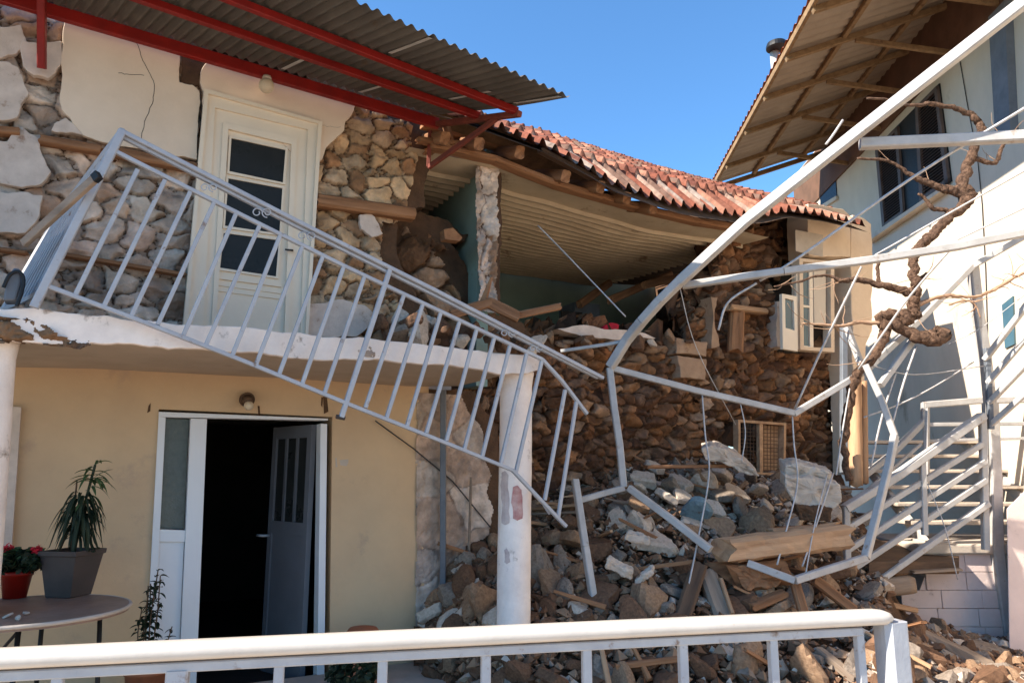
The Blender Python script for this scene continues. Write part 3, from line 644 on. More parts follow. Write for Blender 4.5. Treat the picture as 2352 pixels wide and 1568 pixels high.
# ---- roof timbers
tmb = cat([(990, 338, 24), (1037, 346, 22), (1133, 368, 22), (1276, 425, 24), (1380, 455, 20), (1464, 478, 24), (1600, 510, 18), (1700, 525, 14)], 3)
for i in range(0, len(tmb) - 1, 3):
    a = tmb[i]; b = tmb[min(i + 3, len(tmb) - 1)]
    fbeam('roof_beam', (a[0], a[1]), (b[0], b[1]), 15, .12, .14, 'wood', seed=30 + i, rough=.1)
for k, (a, b, h, e0, e1, m) in enumerate([((960, 322), (1103, 336), 14, .15, .1, 'wood'), ((970, 290), (1180, 352), 12, .0, -.1, 'wood'), ((1060, 262), (1240, 330), 12, .3, .25, 'wood_dark'),
        ((1240, 345), (1420, 440), 12, .3, .25, 'wood_dark'), ((975, 350), (1110, 352), 9, .02, 0, 'wood'), ((1025, 290), (1040, 345), 14, .12, .12, 'wood')]):
    A = fac(*a, e0); B = fac(*b, e1); beam_obj('roof_beam', A, B, .09, h / F * A.y, m, house, seed=50 + k)
for k, (x, y) in enumerate([(1022, 318), (1100, 330), (1194, 350), (1300, 405), (1380, 430), (1440, 455), (1500, 478)]):
    A = fac(x, y, .34); B = A - FN * 2.0 + Vector((0, 0, .75)); beam_obj('rafter', A, B, .1, .12, 'wood', house, seed=60 + k, rough=.06)
# broken beam with hanging plaster in the bay, flap of board
MB().prism([fac(x, y, -.1) for x, y in [(1010, 534), (1030, 530), (1052, 552), (1046, 560), (1012, 556)]], FN * .1).build('hanging_board', 'wood', house)
# ================================================================ NEIGHBOUR'S HOUSE (right)
nb = thing('neighbour_house', 'tall pale plastered house on the right with deep sheet eave and brown shutters', 'house', (5.6, 8.1, 0))
def N(s, z, e=0.0): return NP + ND * s + NN * e + Vector((0, 0, z))
def st(p): return ((p - NP).dot(ND), p.z)
def npoly(pts, e0, e1): return MB().prism([nei(x, y, e0) for x, y in pts], NN * (e1 - e0))
OE = 2.1
zw = nei(2110, 100).z; se_far = st(nei(1638, 424, OE)); se_n = st(nei(1870, 0, OE)); ZE = (se_far[1] + se_n[1]) / 2
s_far = st(nei(1826, 440))[0]
sF = se_far[0]
MB().hexa([N(-6, -.1, 0), N(s_far, -.1, 0), N(s_far, zw + .3, 0), N(-6, zw + .3, 0)], [N(-6, -.1, -5), N(s_far, -.1, -5), N(s_far, zw + .3, -5), N(-6, zw + .3, -5)]).build('wall', 'neigh', nb)
zcl = nei(2290, 30).z
MB().hexa([N(-6, zcl, 0), N(s_far, zcl, 0), N(s_far, zw + .25, 0), N(-6, zw + .25, 0)], [N(-6, zcl, .03), N(s_far, zcl, .03), N(s_far, zw + .25, .03), N(-6, zw + .25, .03)]).build('upper_cladding', 'neigh_dark', nb)
# window with louvred shutters
npoly([(2015, 338), (2160, 192), (2188, 416), (2033, 526)], 0, .02).build('painted_recess', 'black', nb)  # flat black panel, the opening's shade painted between the shutters
for q in ([(2015, 340), (2066, 290), (2080, 490), (2032, 524)], [(2108, 246), (2157, 197), (2184, 418), (2118, 464)]):
    sh = npoly([lerp2(q[0], q[1], .0), lerp2(q[0], q[1], .12), lerp2(q[3], q[2], .12), q[3]], .02, .06)
    for a in ([lerp2(q[0], q[1], .88), q[1], q[2], lerp2(q[3], q[2], .88)],
              [lerp2(q[0], q[3], 0), lerp2(q[1], q[2], 0), lerp2(q[1], q[2], .04), lerp2(q[0], q[3], .04)],
              [lerp2(q[0], q[3], .96), lerp2(q[1], q[2], .96), q[2], q[3]]):
        m_ = npoly(a, .022, .058); sh.add(m_.v, m_.f)
    k = 30
    for i in range(k):
        a0 = .04 + .92 * (i + .15) / k; a1 = .04 + .92 * (i + .75) / k
        A = [lerp2(lerp2(q[0], q[3], a0), lerp2(q[1], q[2], a0), .1), lerp2(lerp2(q[0], q[3], a0), lerp2(q[1], q[2], a0), .9), lerp2(lerp2(q[0], q[3], a1), lerp2(q[1], q[2], a1), .9), lerp2(lerp2(q[0], q[3], a1), lerp2(q[1], q[2], a1), .1)]
        P = [nei(x, y, .03) for x, y in A]; P[2] = P[2] + NN * .02; P[3] = P[3] + NN * .02
        sh.prism(P, NN * .006)
    sh.build('shutter', 'shutter', nb)
npoly([(2004, 548), (2192, 424), (2192, 432), (2006, 558)], 0, .12).build('window_sill', 'neigh', nb)
npoly([(1884, 438), (1920, 399), (1924, 458), (1887, 481)], -.0, .015).build('window', 'glass', nb)
npoly([(1880, 478), (1926, 450), (1927, 458), (1880, 488)], 0, .05).build('window_sill', 'neigh', nb)
npoly([(2288, 40), (2326, 0), (2340, 300), (2304, 310)], 0, .09).build('downpipe', 'bluegrey', nb)
MB().tube([nei(x, y, .01) for x, y in ((2205, 140), (2222, 240), (2245, 360), (2256, 470), (2264, 620), (2268, 760), (2262, 900))], .006, 5).build('wall_cable', 'cable', nb)
for q in ([(2305, 700), (2330, 680), (2334, 790), (2312, 800)],):
    npoly(q, 0, .02).build('window', 'glass_teal', nb)  # stands for a teal cloth, though built as a glass panel
# eave: corrugated soffit sheet, edge board, purlins, rafters, braces
s_near = -5.0
def eave(u, v):
    s = s_near + (sF - s_near) * u; e = OE * (1 - v) + 0 * v
    z = ZE + (zw + .12 - ZE) * v + .014 * math.sin(s / .085 * math.pi)
    return N(s, z, e)
grid_obj('eave_sheet', eave, 900, 4, 'corr_roof', nb)
def eave_top(u, v):
    s = s_near + (sF - s_near) * u; e = OE + .04 - 4.6 * v
    return N(s, ZE + .05 + (zw + .12 - ZE) * v * 2.8 + .02 * math.sin(s / .085 * math.pi), e)
grid_obj('roof', eave_top, 900, 4, 'terracotta', nb)
MB().bar(N(s_near, ZE - .02, OE), N(sF, ZE - .02, OE), .05, .09).build('edge_board', 'purlin', nb)
def ze(e): return ZE + (zw + .12 - ZE) * (1 - e / OE)
for e in (1.35, .45):
    MB().bar(N(s_near, ze(e) - .05, e), N(sF, ze(e) - .05, e), .06, .07).build('purlin', 'purlin', nb)
rs = [st(nei(x, y, OE))[0] for x, y in ((1869, 3), (1807, 115), (1756, 206), (1712, 290), (1668, 368), (1642, 418))]
rs = [st(nei(1869, 62, OE))[0], st(nei(1807, 170, OE))[0], st(nei(1756, 256, OE))[0], st(nei(1712, 325, OE))[0], st(nei(1668, 394, OE))[0], sF - .05]
d = rs[1] - rs[0]; rs = [rs[0] - d * 1.3, rs[0] - d * 2.6] + rs
for i, s in enumerate(rs):
    MB().bar(N(s, ze(OE) - .09, OE), N(s, ze(0) - .09, 0.02), .06, .08, up=(0, 0, 1)).build('rafter', 'purlin', nb)
    if i not in (7,):
        MB().bar(N(s, ze(1.2) - .14, 1.2), N(s, ze(0) - .75, 0.02), .05, .07).build('brace', 'purlin', nb)
# flue on the neighbour's roof
cb = nei(1784, 190, 1.0); ct = nei(1784, 106, 1.0)
ch = thing('chimney_flue', 'round steel chimney flue with a dark rain cap behind the eave of the right-hand house', 'chimney', tuple(cb))
MB().lathe(cb, [(.085, 0), (.085, ct.z - cb.z + .02)], 20).build('flue_pipe', 'galv', ch, smooth=True)
MB().lathe(ct, [(.02, .12), (.17, .05), (.19, -.01), (.19, -.05), (.02, -.04)][::-1], 24).build('rain_cap', 'black', ch)

# ================================================================ RED FRAMED CORRUGATED CANOPY
ca = thing('metal_canopy', 'corrugated grey metal canopy on red steel beams above the balcony', 'canopy', tuple(fac(560, 150, .1)))
A0 = fac(118, 14, .12); A1 = fac(1002, 274, .12); B0 = fac(800, 0, 1.6); B1 = fac(1312, 233, 1.6)
def linet(a, b, t):
    ta, tb_ = tz(a)[0], tz(b)[0]; return a + (b - a) * ((t - ta) / (tb_ - ta))
TC0 = tz(A0)[0] - 4.2
def cansurf(t0, v):  # t0 is position on the wall side
    u = (t0 - TC0) / (tz(A1)[0] - TC0)
    a = linet(A0, A1, t0); b = linet(B0, B1, TC0 + .3 + (tz(B1)[0] - TC0 - .3) * u)
    return a + (b - a) * v
def canf(u, v):
    t = TC0 + (tz(A1)[0] - TC0) * u
    p = cansurf(t, v * 1.0); 
    return p + Vector((0, 0, .016 * math.sin(t / .04 * math.pi) + .03 + .012 * math.sin(v * 5 + t)))
grid_obj('corrugated_sheet', canf, 1600, 6, 'corr', ca)
def canbar(v, t0, t1, w_, h_, dz, name='beam', m='red'):
    MB().bar(cansurf(t0, v) + Vector((0, 0, dz)), cansurf(t1, v) + Vector((0, 0, dz)), w_, h_).build(name, m, ca)
TE = tz(A1)[0]
canbar(0.0, TC0, TE + .02, .05, .1, -.04)
canbar(.36, TC0, TE, .05, .06, -.025)
canbar(.64, TC0, TE, .05, .06, -.025)
MB().bar(cansurf(TE, 0) + Vector((0, 0, -.05)), cansurf(TE, .66) + Vector((0, 0, -.05)), .05, .05).build('end_beam', 'rust', ca)
MB().bar(cansurf(TE - .0, .5) + Vector((0, 0, -.06)), fac(985, 384, .12), .035, .045).build('bracket', 'rust', ca)
MB().bar(fac(988, 300, .12), fac(984, 384, .12), .03, .035).build('bracket', 'rust', ca)
MB().bar(fac(96, -60, .35), fac(96, 158, .08), .05, .07).build('bracket', 'red', ca)
for v0, t0 in ((.05, .1), (.05, .75), (.4, 1.2), (.68, .4), (.68, 1.45)):
    a = cansurf(t0, v0); b = cansurf(t0, v0 + .3)
    MB().prism([a + Vector((0, 0, .012)), a + FD * .03 + Vector((0, 0, .012)), b + FD * .03 + Vector((0, 0, .012)), b + Vector((0, 0, .012))], Vector((0, 0, -.003))).build('sheet_lap', 'galv', ca)

# ================================================================ FALLEN BALCONY RAILING
fr = thing('balcony_railing', 'long grey steel balcony railing torn loose and hanging diagonally in front of the balcony', 'railing', tuple(fac(100, 700, 1.36)))
ER = 1.38
def rb(name, pts, w_, h_=None, e=ER):
    m_ = MB(); P = [fac(*p[:2], p[2] if len(p) > 2 else e) for p in pts]; m_.path_bar(P, w_, h_, up=FN); return m_.build(name, 'rail', fr)
rb('top_rail', [(280, 303), (700, 518), (1000, 668), (1384, 868)], .026, .04)
rb('top_rail', [(285, 318), (700, 531), (1000, 680), (1372, 868)], .018, .03, ER - .02)
rb('middle_rail', [(268, 350), (580, 507), (790, 611), (1060, 738), (1245, 825), (1290, 874), (1348, 950)], .024, .03)
rb('bottom_rail', [(104, 655), (320, 736), (560, 829), (803, 929), (1037, 1022), (1177, 1079), (1240, 1146), (1300, 1208)], .024, .03)
rb('bottom_rail_end', [(1236, 1138), (1262, 1180)], .014, .014, ER - .05)
rb('end_post', [(281, 302), (78, 706)], .045, .045)
bal = [((316, 390), (174, 676)), ((379, 414), (239, 703)), ((437, 441), (301, 727)), ((492, 465), (362, 746)), ((543, 489), (419, 775)), ((596, 519), (473, 792)),
       ((644, 539), (533, 818)), ((694, 567), (588, 837)), ((742, 587), (641, 859)), ((790, 611), (694, 881)), ((837, 635), (745, 903)), ((928, 676), (839, 936)),
       ((972, 695), (887, 961)), ((1013, 715), (934, 980)), ((1056, 736), (979, 994)), ((1095, 755), (1025, 1012)), ((1136, 772), (1066, 1032)), ((1172, 790), (1107, 1050)),
       ((1210, 809), (1150, 1066)), ((1245, 826), (1185, 1083)), ((1298, 895), (1251, 1148)), ((1324, 922), (1282, 1186))]
for a, b in bal: rb('baluster', [a, b], .025, .025)
rb('middle_post', [(897, 614), (784, 958)], .032, .032)
MB().tube([fac(772, 956, ER), fac(792, 960, ER)], .014, 8).build('bolt', 'cable', fr)
def scroll(cx, cy, s, name='scroll', m='rail'):
    pts = []
    for i in range(40):
        a = i / 39 * 2 * math.pi * 1.25; r = s * (.35 + .65 * i / 39); pts.append((cx + s * .9 - r * math.cos(a), cy + r * math.sin(a) * .9))
    for i in range(30):
        a = i / 29 * 2 * math.pi * 1.1; r = s * (.9 - .5 * i / 29); pts.insert(0, (cx - s * .9 + r * math.cos(a), cy - r * math.sin(a) * .9)) if i > 0 else None
    MB().tube([fac(x, y, ER + .01) for x, y in pts], .004, 5).build(name, m, fr)
for cx, cy, s in ((480, 431, 11), (602, 488, 13), (705, 542, 12), (1168, 765, 10), (1232, 800, 9)): scroll(cx, cy, s)
# side return of the railing, running back to the wall
sd = [fac(281, 302, ER), fac(78, 706, ER)]
fw = [fac(130, 500, .25), fac(8, 712, .45)]
MB().path_bar([sd[0], fw[0]], .03, .045).build('side_top_rail', 'rail', fr)
MB().path_bar([sd[1] + (sd[0] - sd[1]) * .08, fw[1]], .02, .03).build('side_bottom_rail', 'rail', fr)
MB().path_bar([fw[0], fw[1]], .03, .03).build('side_post', 'rail', fr)
for i in range(1, 11):
    k = i / 11; a = sd[0].lerp(fw[0], k); b = (sd[1] + (sd[0] - sd[1]) * .08).lerp(fw[1], k)
    MB().bar(a, b, .018, .018).build('side_baluster', 'rail', fr)
k_ = .42; b0 = sd[1] + (sd[0] - sd[1]) * .08
MB().prism([b0, b0.lerp(sd[0], k_), fw[1].lerp(fw[0], k_ + .2), fw[1]], FN * .006).build('side_panel', 'bluegrey', fr)
bx = thing('metal_channel', 'cream metal channel with a black open end lying against the tilted railing corner', 'channel', tuple(fac(130, 490, ER + .05)))
ca0 = fac(216, 412, ER + .12); ca1 = fac(54, 560, ER - .2)
MB().bar(ca0, ca1, .03, .05).build('channel', 'wood_grey', bx)
MB().bar(ca0 + (ca0 - ca1).normalized() * .04, ca0 + (ca0 - ca1).normalized() * .002, .036, .056).build('end_cap', 'black', bx)
tg = MB().prism([fac(x, y, 1.2) for x, y in [(12, 700), (20, 650), (36, 626), (52, 630), (52, 660), (40, 700)]], FN * .12)
tag(tg.build('plastic_tub', 'bluegrey', bevel=.01, loc=fac(30, 690, 1.2)), 'blue grey plastic tub on the broken left end of the balcony', 'tub')
tag(MB().tube([fac(x, y, 1.34) for x, y in cat([(8, 660), (22, 632), (42, 624), (54, 640), (50, 670), (38, 704)], 6)], .01, 8).build('rubber_hose', 'black', loc=fac(30, 660, 1.34)), 'black looped hose beside the tub at the left end of the balcony', 'hose')

# ================================================================ PORCH COLUMNS
def column(cx_top, cx_bot, ytop, e, r, label):
    T_ = fac(cx_top, ytop, e); base = Vector((fac(cx_bot, 1440, e).x, T_.y, 0))
    dirv = (T_ - fac(cx_bot, 1440, e)); b = T_ - dirv * (T_.z / dirv.z)
    c = thing('porch_column', label, 'column', tuple(b)); m_ = MB(); n = 28; vs = []; K = 70
    for i in range(K + 1):
        z = i / K; p = b.lerp(T_, z)
        for j in range(n):
            a = 2 * math.pi * j / n; rr = r * (1 + .025 * mnoise.noise(Vector((math.cos(a) * 1.2, math.sin(a) * 1.2, z * 6))) + .012 * mnoise.noise(Vector((math.cos(a) * 5, math.sin(a) * 5, z * 30))))
            if z > .96: rr *= 1 + (z - .96) * 3.0
            vs.append(p + Vector((rr * math.cos(a), rr * math.sin(a), 0)))
    m_.add(vs, [(i * n + j, i * n + (j + 1) % n, (i + 1) * n + (j + 1) % n, (i + 1) * n + j) for i in range(K) for j in range(n)] + [tuple(range(n - 1, -1, -1)), tuple(range(K * n, K * n + n))])
    m_.build('shaft', 'fascia', c, smooth=True); return c, b, T_
colA, cb_, ct_ = column(1186, 1179, 856, 1.12, .122, 'round whitewashed concrete column under the right end of the balcony')
# scuff marks: patches of bare grey and red rubbed paint, hugging the shaft
def patch(px0, px1, y0, y1, m, name, seed):
    q = random.Random(seed); outline = ragged([(px0, y0), ((px0 + px1) / 2, y0 - 4), (px1, y0 + 6), (px1 + 2, y1), ((px0 + px1) / 2, y1 + 5), (px0, y1)], 6, 3, seed)
    ax = ct_ - cb_; vs = []
    def proj(x, y):
        d = ray(x, y); lo = 4.0
        # march to the shaft surface
        o = CAM; A = (d.x, d.y); best = None
        Y = 4.5
        while Y < 6.5:
            p = o + d * (Y / d.y); c = cb_ + ax * ((p.z - cb_.z) / ax.z)
            if math.hypot(p.x - c.x, p.y - c.y) < .1265: return p
            Y += .002
        return None
    vs = [proj(x, y) for x, y in outline]; vs = [v for v in vs if v]
    if len(vs) > 3:
        c = proj((px0 + px1) / 2, (y0 + y1) / 2); n = len(vs)
        m_ = MB().add([c] + vs, [(0, i + 1, (i + 1) % n + 1) for i in range(n)]); m_.build(name, m, colA)
MS['scuff_red'] = mat('scuff_red', (.38, .16, .17), (.55, .4, .4), scale=14, bump=.4); MS['scuff_grey'] = mat('scuff_grey', (.42, .36, .38), (.55, .5, .52), scale=14, bump=.5)
patch(1178, 1198, 1118, 1190, 'scuff_red', 'paint_scuff', 3); patch(1152, 1168, 1085, 1200, 'scuff_grey', 'paint_scuff', 4)
patch(1158, 1170, 1262, 1290, 'scuff_grey', 'paint_scuff', 5)
column(-22, -72, 780, 1.15, .125, 'thick whitewashed column at the left edge of the porch')[0]

# wall lamps
def lamp(px, py, e, r, label, m='globe'):
    p = fac(px, py, e); t = thing('wall_lamp', label, 'lamp', tuple(p))
    me = MB(); prof = [(r * math.sin(a), -r * math.cos(a)) for a in [math.pi * i / 14 for i in range(1, 13)]]
    me.lathe(p, prof, 20).build('globe', m, t, smooth=True)
    MB().lathe(p + Vector((0, 0, r * .85)), [(r * .55, 0), (r * .6, r * .2), (r * .5, r * .5)], 16).build('fitting', 'concrete', t, smooth=True)
    MB().bar(p + Vector((0, 0, r * 1.2)), p + Vector((0, 0, r * 1.2)) - FN * (e - .02), r * .5, r * .5).build('arm', 'concrete', t); return t
lamp(612, 197, .14, .062, 'round frosted globe lamp on the wall above the balcony door')
lp2 = fac(566, 918, .02); t = thing('wall_lamp', 'small brown bulkhead lamp above the open ground floor door', 'lamp', tuple(lp2))
MB().tube([lp2, lp2 + FN * .05], .055, 20).build('base', 'wood_dark', t, smooth=False)
MB().tube([lp2 + FN * .05, lp2 + FN * .1 + Vector((0, 0, -.03))], [.04, .035], 16).build('collar', 'wood_dark', t, smooth=True)
gl = lp2 + FN * .12 + Vector((0, 0, -.055)); MB().lathe(gl, [(.036 * math.sin(a), -.036 * math.cos(a)) for a in [math.pi * i / 10 for i in range(1, 10)]], 16).build('bulb', 'globe', t, smooth=True)

# drain pipes beside the porch
tag(MB().bar(fac(1018, 896, .08), fac(1017, 1600, .08), .06, .05).build('drain_pipe', 'bluegrey', loc=fac(1018, 1500, .08)), 'thick square grey downpipe on the whitewashed wall left of the white column', 'pipe')
tag(MB().tube([fac(1082, 1095, .06), fac(1077, 1270, .06)], .012, 8).build('drain_pipe', 'wood_grey', loc=fac(1080, 1200, .06)), 'thin vertical rusty pipe on the whitewashed wall beside the rubble', 'pipe')
tag(MB().tube([fac(x, y, .03) for x, y in ((862, 966), (950, 1030), (1040, 1105), (1128, 1212))], .006, 6).build('cable', 'cable', loc=fac(950, 1030, .03)), 'slack cable running down across the yellow wall to the rubble', 'cable')
# ================================================================ TWISTED PERGOLA FRAME
pg = thing('pergola_frame', 'bent white steel pergola frame collapsed across the yard on the right', 'pergola', tuple(gr(2318, 1482)))
def yb(px, a=(1396, 6.6), b=(2370, 4.6)):
    k = (px - a[0]) / (b[0] - a[0]); return 1 / (1 / a[1] + k * (1 / b[1] - 1 / a[1]))
def pbar(name, pts, w_, h_, m='galv', parent=pg, up=(0, 0, 1)):
    return MB().path_bar([dp(*p) for p in pts], w_, h_, up).build(name, m, parent)
pbar('main_beam', [(2420, -48, yb(2420)), (1975, 300, yb(1975)), (1712, 508, yb(1712)), (1562, 646, yb(1562))], .075, .085)
pbar('bent_beam', [(1565, 643, yb(1562)), (1515, 692, yb(1515)), (1474, 738, yb(1474)), (1440, 780, 6.5), (1402, 842, 6.6)], .085, .075)
pbar('cross_beam', [(1975, 331, yb(1975) + .08), (2180, 322, 5.2), (2420, 310, 5.0)], .08, .08)
pbar('cross_beam', [(1568, 656, 6.25), (1665, 642, 6.15), (1800, 623, 6.0), (2000, 597, 5.9), (2200, 566, 5.8), (2420, 522, 5.7)], .065, .06)
pbar('sagging_beam', [(1408, 846, 6.62), (1600, 897, 6.7), (1823, 948, 6.8)], .05, .055)
pbar('sagging_beam', [(1823, 950, 6.8), (1990, 850, 6.95), (2120, 728, 7.05), (2233, 612, 7.15), (2420, 505, 6.9)], .055, .055)
pbar('post', [(2234, 612, 7.2), (2246, 720, 7.25), (2262, 817, 7.3), (2274, 926, 7.35)], .095, .09)
pbar('post', [(2274, 926, 7.34), (2282, 1100, 7.4), (2286, 1260, 7.45), (2316, 1482, 7.5)], .13, .11)
pbar('bent_post', [(1400, 846, 6.6), (1411, 940, 6.55), (1423, 1022, 6.5), (1432, 1118, 6.45)], .065, .06)
pbar('bent_post', [(1432, 1120, 6.45), (1380, 1134, 6.4), (1328, 1149, 6.35)], .06, .05)
pbar('fallen_bar', [(1321, 1102, 6.2), (1344, 1255, 6.0), (1371, 1424, 5.85)], .055, .055)
pbar('fallen_bar', [(1371, 1424, 5.85), (1530, 1434, 5.9)], .04, .04)
pbar('fallen_bar', [(1445, 1120, 6.35), (1540, 1190, 6.15), (1632, 1262, 5.95)], .06, .055)
pbar('bent_frame', [(1717, 1292, 6.0), (1825, 1332, 5.9), (1988, 1280, 6.15)], .055, .055)
pbar('bent_frame', [(1988, 1280, 6.15), (2014, 1180, 6.3), (2043, 1062, 6.45), (2055, 1000, 6.5)], .06, .055)
pbar('bent_frame', [(2055, 1000, 6.5), (2022, 912, 6.55), (1988, 838, 6.6)], .06, .055)
pbar('brace', [(2022, 885, 6.75), (2094, 784, 6.9)], .055, .055)
pbar('brace', [(1945, 752, 7.0), (1978, 838, 6.9), (2000, 868, 6.85)], .06, .05)
pbar('thin_strut', [(1288, 806, 6.7), (1400, 790, 6.6), (1440, 782, 6.55)], .03, .03)
pbar('side_post', [(1938, 745, 7.6), (1938, 1085, 7.5)], .07, .06, 'bluegrey')
# wires and rods
wires = [('long thin white rod running down from the upper right to the broken window', [(2400, 220, 5.0), (2100, 405, 5.4), (1837, 590, 5.9), (1745, 645, 6.1)], .011),
 ('short bent white rod end hanging beside the broken window opening', [(1738, 650, 6.1), (1672, 695, 6.2), (1650, 758, 6.2)], .01),
 ('taut dark wire crossing the sunlit wall just below the louvred window', [(2400, 366, 5.6), (2180, 490, 5.8), (2010, 586, 6.0)], .008),
 ('taut wire crossing behind the thick vine limb above the lower cross beam', [(2400, 455, 5.6), (2200, 550, 5.8)], .007),
 ('straight steel rod hanging from the lower cross beam to the sagging beam', [(1979, 612, 6.0), (1900, 775, 6.3), (1825, 940, 6.7)], .01),
 ('long rod slanting down left from the cross beam past the vine trunk', [(2180, 576, 6.1), (2090, 680, 6.4), (2020, 778, 6.6), (1972, 848, 6.8)], .01),
 ('thin rod hanging down right of the vine stump over the shadow', [(2104, 796, 6.8), (2075, 880, 6.7), (2048, 978, 6.6)], .009),
 ('thin rod hanging left of the vine stump down to the stair rail', [(2057, 858, 6.8), (2025, 960, 6.8), (2000, 1072, 6.8)], .009),
 ('wire slanting across the dark shadow on the white wall', [(2236, 831, 7.2), (2150, 885, 7.1), (2068, 927, 7.0), (1984, 958, 7.0)], .008),
 ('thin brown wire hanging beside the peeled tree trunk', [(1954, 879, 6.9), (1935, 990, 6.8), (1921, 1090, 6.7)], .007),
 ('long curved wire hanging from the sagging beam down over the rubble heap', [(1613, 905, 6.7), (1620, 1000, 6.6), (1629, 1085, 6.4), (1606, 1224, 6.1), (1566, 1418, 5.8)], .007),
 ('wire hanging from the low point of the sagging beam to the big lintel', [(1820, 955, 6.8), (1824, 1021, 6.7), (1832, 1107, 6.5), (1808, 1210, 6.2), (1785, 1296, 6.0)], .007),
 ('wire crossing in front of the pale concrete block to the bent frame', [(1914, 1086, 6.6), (1880, 1190, 6.3), (1843, 1300, 6.05)], .007),
 ('thin pale rod slanting down in front of the slatted ceiling', [(1235, 518, 7.0), (1273, 556, 7.0), (1350, 636, 6.9), (1437, 727, 6.7)], .007),
 ('short white twisted wire sticking up beside the main pergola beam', [(1936, 276, 5.6), (1912, 312, 5.6), (1897, 332, 5.6)], .01)]
wires += [('thin wire looping from the sagging beam to the curved plaster slab', [(1700, 922, 6.75), (1712, 990, 6.7), (1704, 1060, 6.6)], .005),
 ('fine wire strung from the main beam bend to the small grille window', [(1560, 655, 6.2), (1600, 800, 6.5), (1690, 975, 7.2)], .004),
 ('fine dark wire crossing low in front of the white wall right of the stump', [(2180, 790, 7.1), (2260, 748, 7.0), (2400, 640, 6.8)], .004),
 ('fine sagging wire between the crossed posts above the stair rails', [(1990, 836, 6.8), (2100, 860, 6.9), (2262, 840, 7.2)], .005),
 ('thin wire hanging over the front of the thick lintel beam', [(1900, 1090, 6.5), (1872, 1200, 6.2), (1850, 1320, 5.95)], .005),
 ('thin cable trailing from the stair railing down to the block wall', [(2130, 1110, 6.9), (2170, 1210, 6.9), (2200, 1330, 6.9)], .005)]
for lb, pts, r in wires:
    P = [tuple(dp(*p)) for p in pts]
    tag(MB().tube([Vector(p) for p in cat(P, 5)], r, 6).build('wire', 'wire', smooth=True, loc=dp(*pts[0])), lb, 'wire', 'rods and wires of the wrecked pergola')

# ================================================================ VINE
vine = thing('vine', 'gnarled leafless old vine with thick twisted brown limbs climbing through the pergola', 'vine', tuple(dp(1945, 1110, 7.0)))
LIMBS = []
def limb(pts, name='limb', m='bark', Y=6.75, sc=1.0, seed=1, knob=.22):
    C = cat([(a, b, c, (d if d else Y)) for a, b, c, d in [(p + (None,))[:4] if len(p) == 3 else p for p in pts]], 9)
    P = []; rr = []
    for i, c in enumerate(C):
        p = dp(c[0], c[1], c[3]); r = c[2] / F * c[3] / 2 * sc * .8
        q = Vector((i * .33 + seed * 7, seed, 0)); r *= 1 + knob * mnoise.noise(q * 1.7) + knob * .8 * mnoise.noise(q * 5)
        p = p + Vector((mnoise.noise(q + Vector((9, 0, 0))), mnoise.noise(q + Vector((0, 9, 0))), mnoise.noise(q + Vector((0, 0, 9))))) * r * .6
        P.append(p); rr.append(max(r, .003))
    LIMBS.append((P, rr)); return MB().tube(P, rr, 14, rough=.16 if knob > .1 else .03, seed=seed).build(name, m, vine, smooth=True)
limb([(1991, 226, 7), (2035, 229, 8), (2090, 242, 9), (2138, 239, 13), (2193, 249, 15), (2233, 266, 20), (2254, 294, 23), (2246, 320, 24), (2237, 340, 26), (2220, 386, 27), (2209, 428, 34), (2222, 447, 44), (2211, 474, 33), (2171, 507, 28), (2141, 540, 29), (2116, 562, 27), (2100, 590, 27), (2099, 631, 26), (2106, 671, 27), (2096, 700, 28), (2106, 728, 30)], 'trunk', seed=3, knob=.16)
limb([(2104, 700, 24), (2085, 735, 36), (2056, 725, 34), (2020, 728, 26), (2034, 752, 32), (2025, 785, 28), (2005, 822, 26), (1975, 850, 26, 6.85), (1960, 880, 26, 6.9), (1947, 949, 24, 6.95), (1938, 1026, 20, 7.0), (1950, 1102, 18, 7.0)], 'trunk', seed=5)
limb([(2080, 720, 30), (2050, 742, 30), (2098, 768, 34), (2130, 778, 44), (2150, 774, 52), (2166, 768, 50)], 'stump', seed=8, knob=.1)
limb([(2100, 672, 22), (2079, 668, 24), (2024, 655, 20), (1969, 642, 16), (1932, 644, 14), (1903, 633, 8), (1870, 635, 7), (1838, 646, 7), (1778, 658, 5)], seed=9)
limb([(2212, 448, 26), (2180, 436, 24), (2156, 430, 20), (2123, 417, 18), (2090, 401, 14), (2062, 381, 10), (2031, 368, 9), (1969, 364, 7)], seed=10)
limb([(2232, 362, 16), (2260, 371, 13), (2288, 373, 12), (2299, 342, 11), (2310, 326, 8)], seed=11)
limb([(2108, 699, 13), (2156, 682, 11), (2189, 679, 10), (2233, 682, 7), (2272, 671, 8), (2310, 649, 9), (2343, 631, 8), (2400, 610, 7)], 'branch', 'twig', seed=12)
limb([(2030, 742, 14), (1969, 741, 10), (1936, 748, 9), (1881, 745, 7), (1844, 742, 5)], 'branch', 'twig', seed=13)
limb([(2190, 490, 12), (2167, 482, 12), (2141, 478, 12), (2123, 454, 10), (2108, 445, 7)], seed=14)
limb([(2100, 645, 10), (2115, 640, 9), (2129, 627, 7)], seed=15)
limb([(2018, 590, 12), (2016, 620, 10), (2018, 652, 12)], seed=16)
limb([(2180, 700, 6), (2215, 690, 5), (2240, 700, 4), (2252, 730, 3)], 'branch', 'twig', seed=17)
q_ = random.Random(4)
base_l = list(LIMBS)
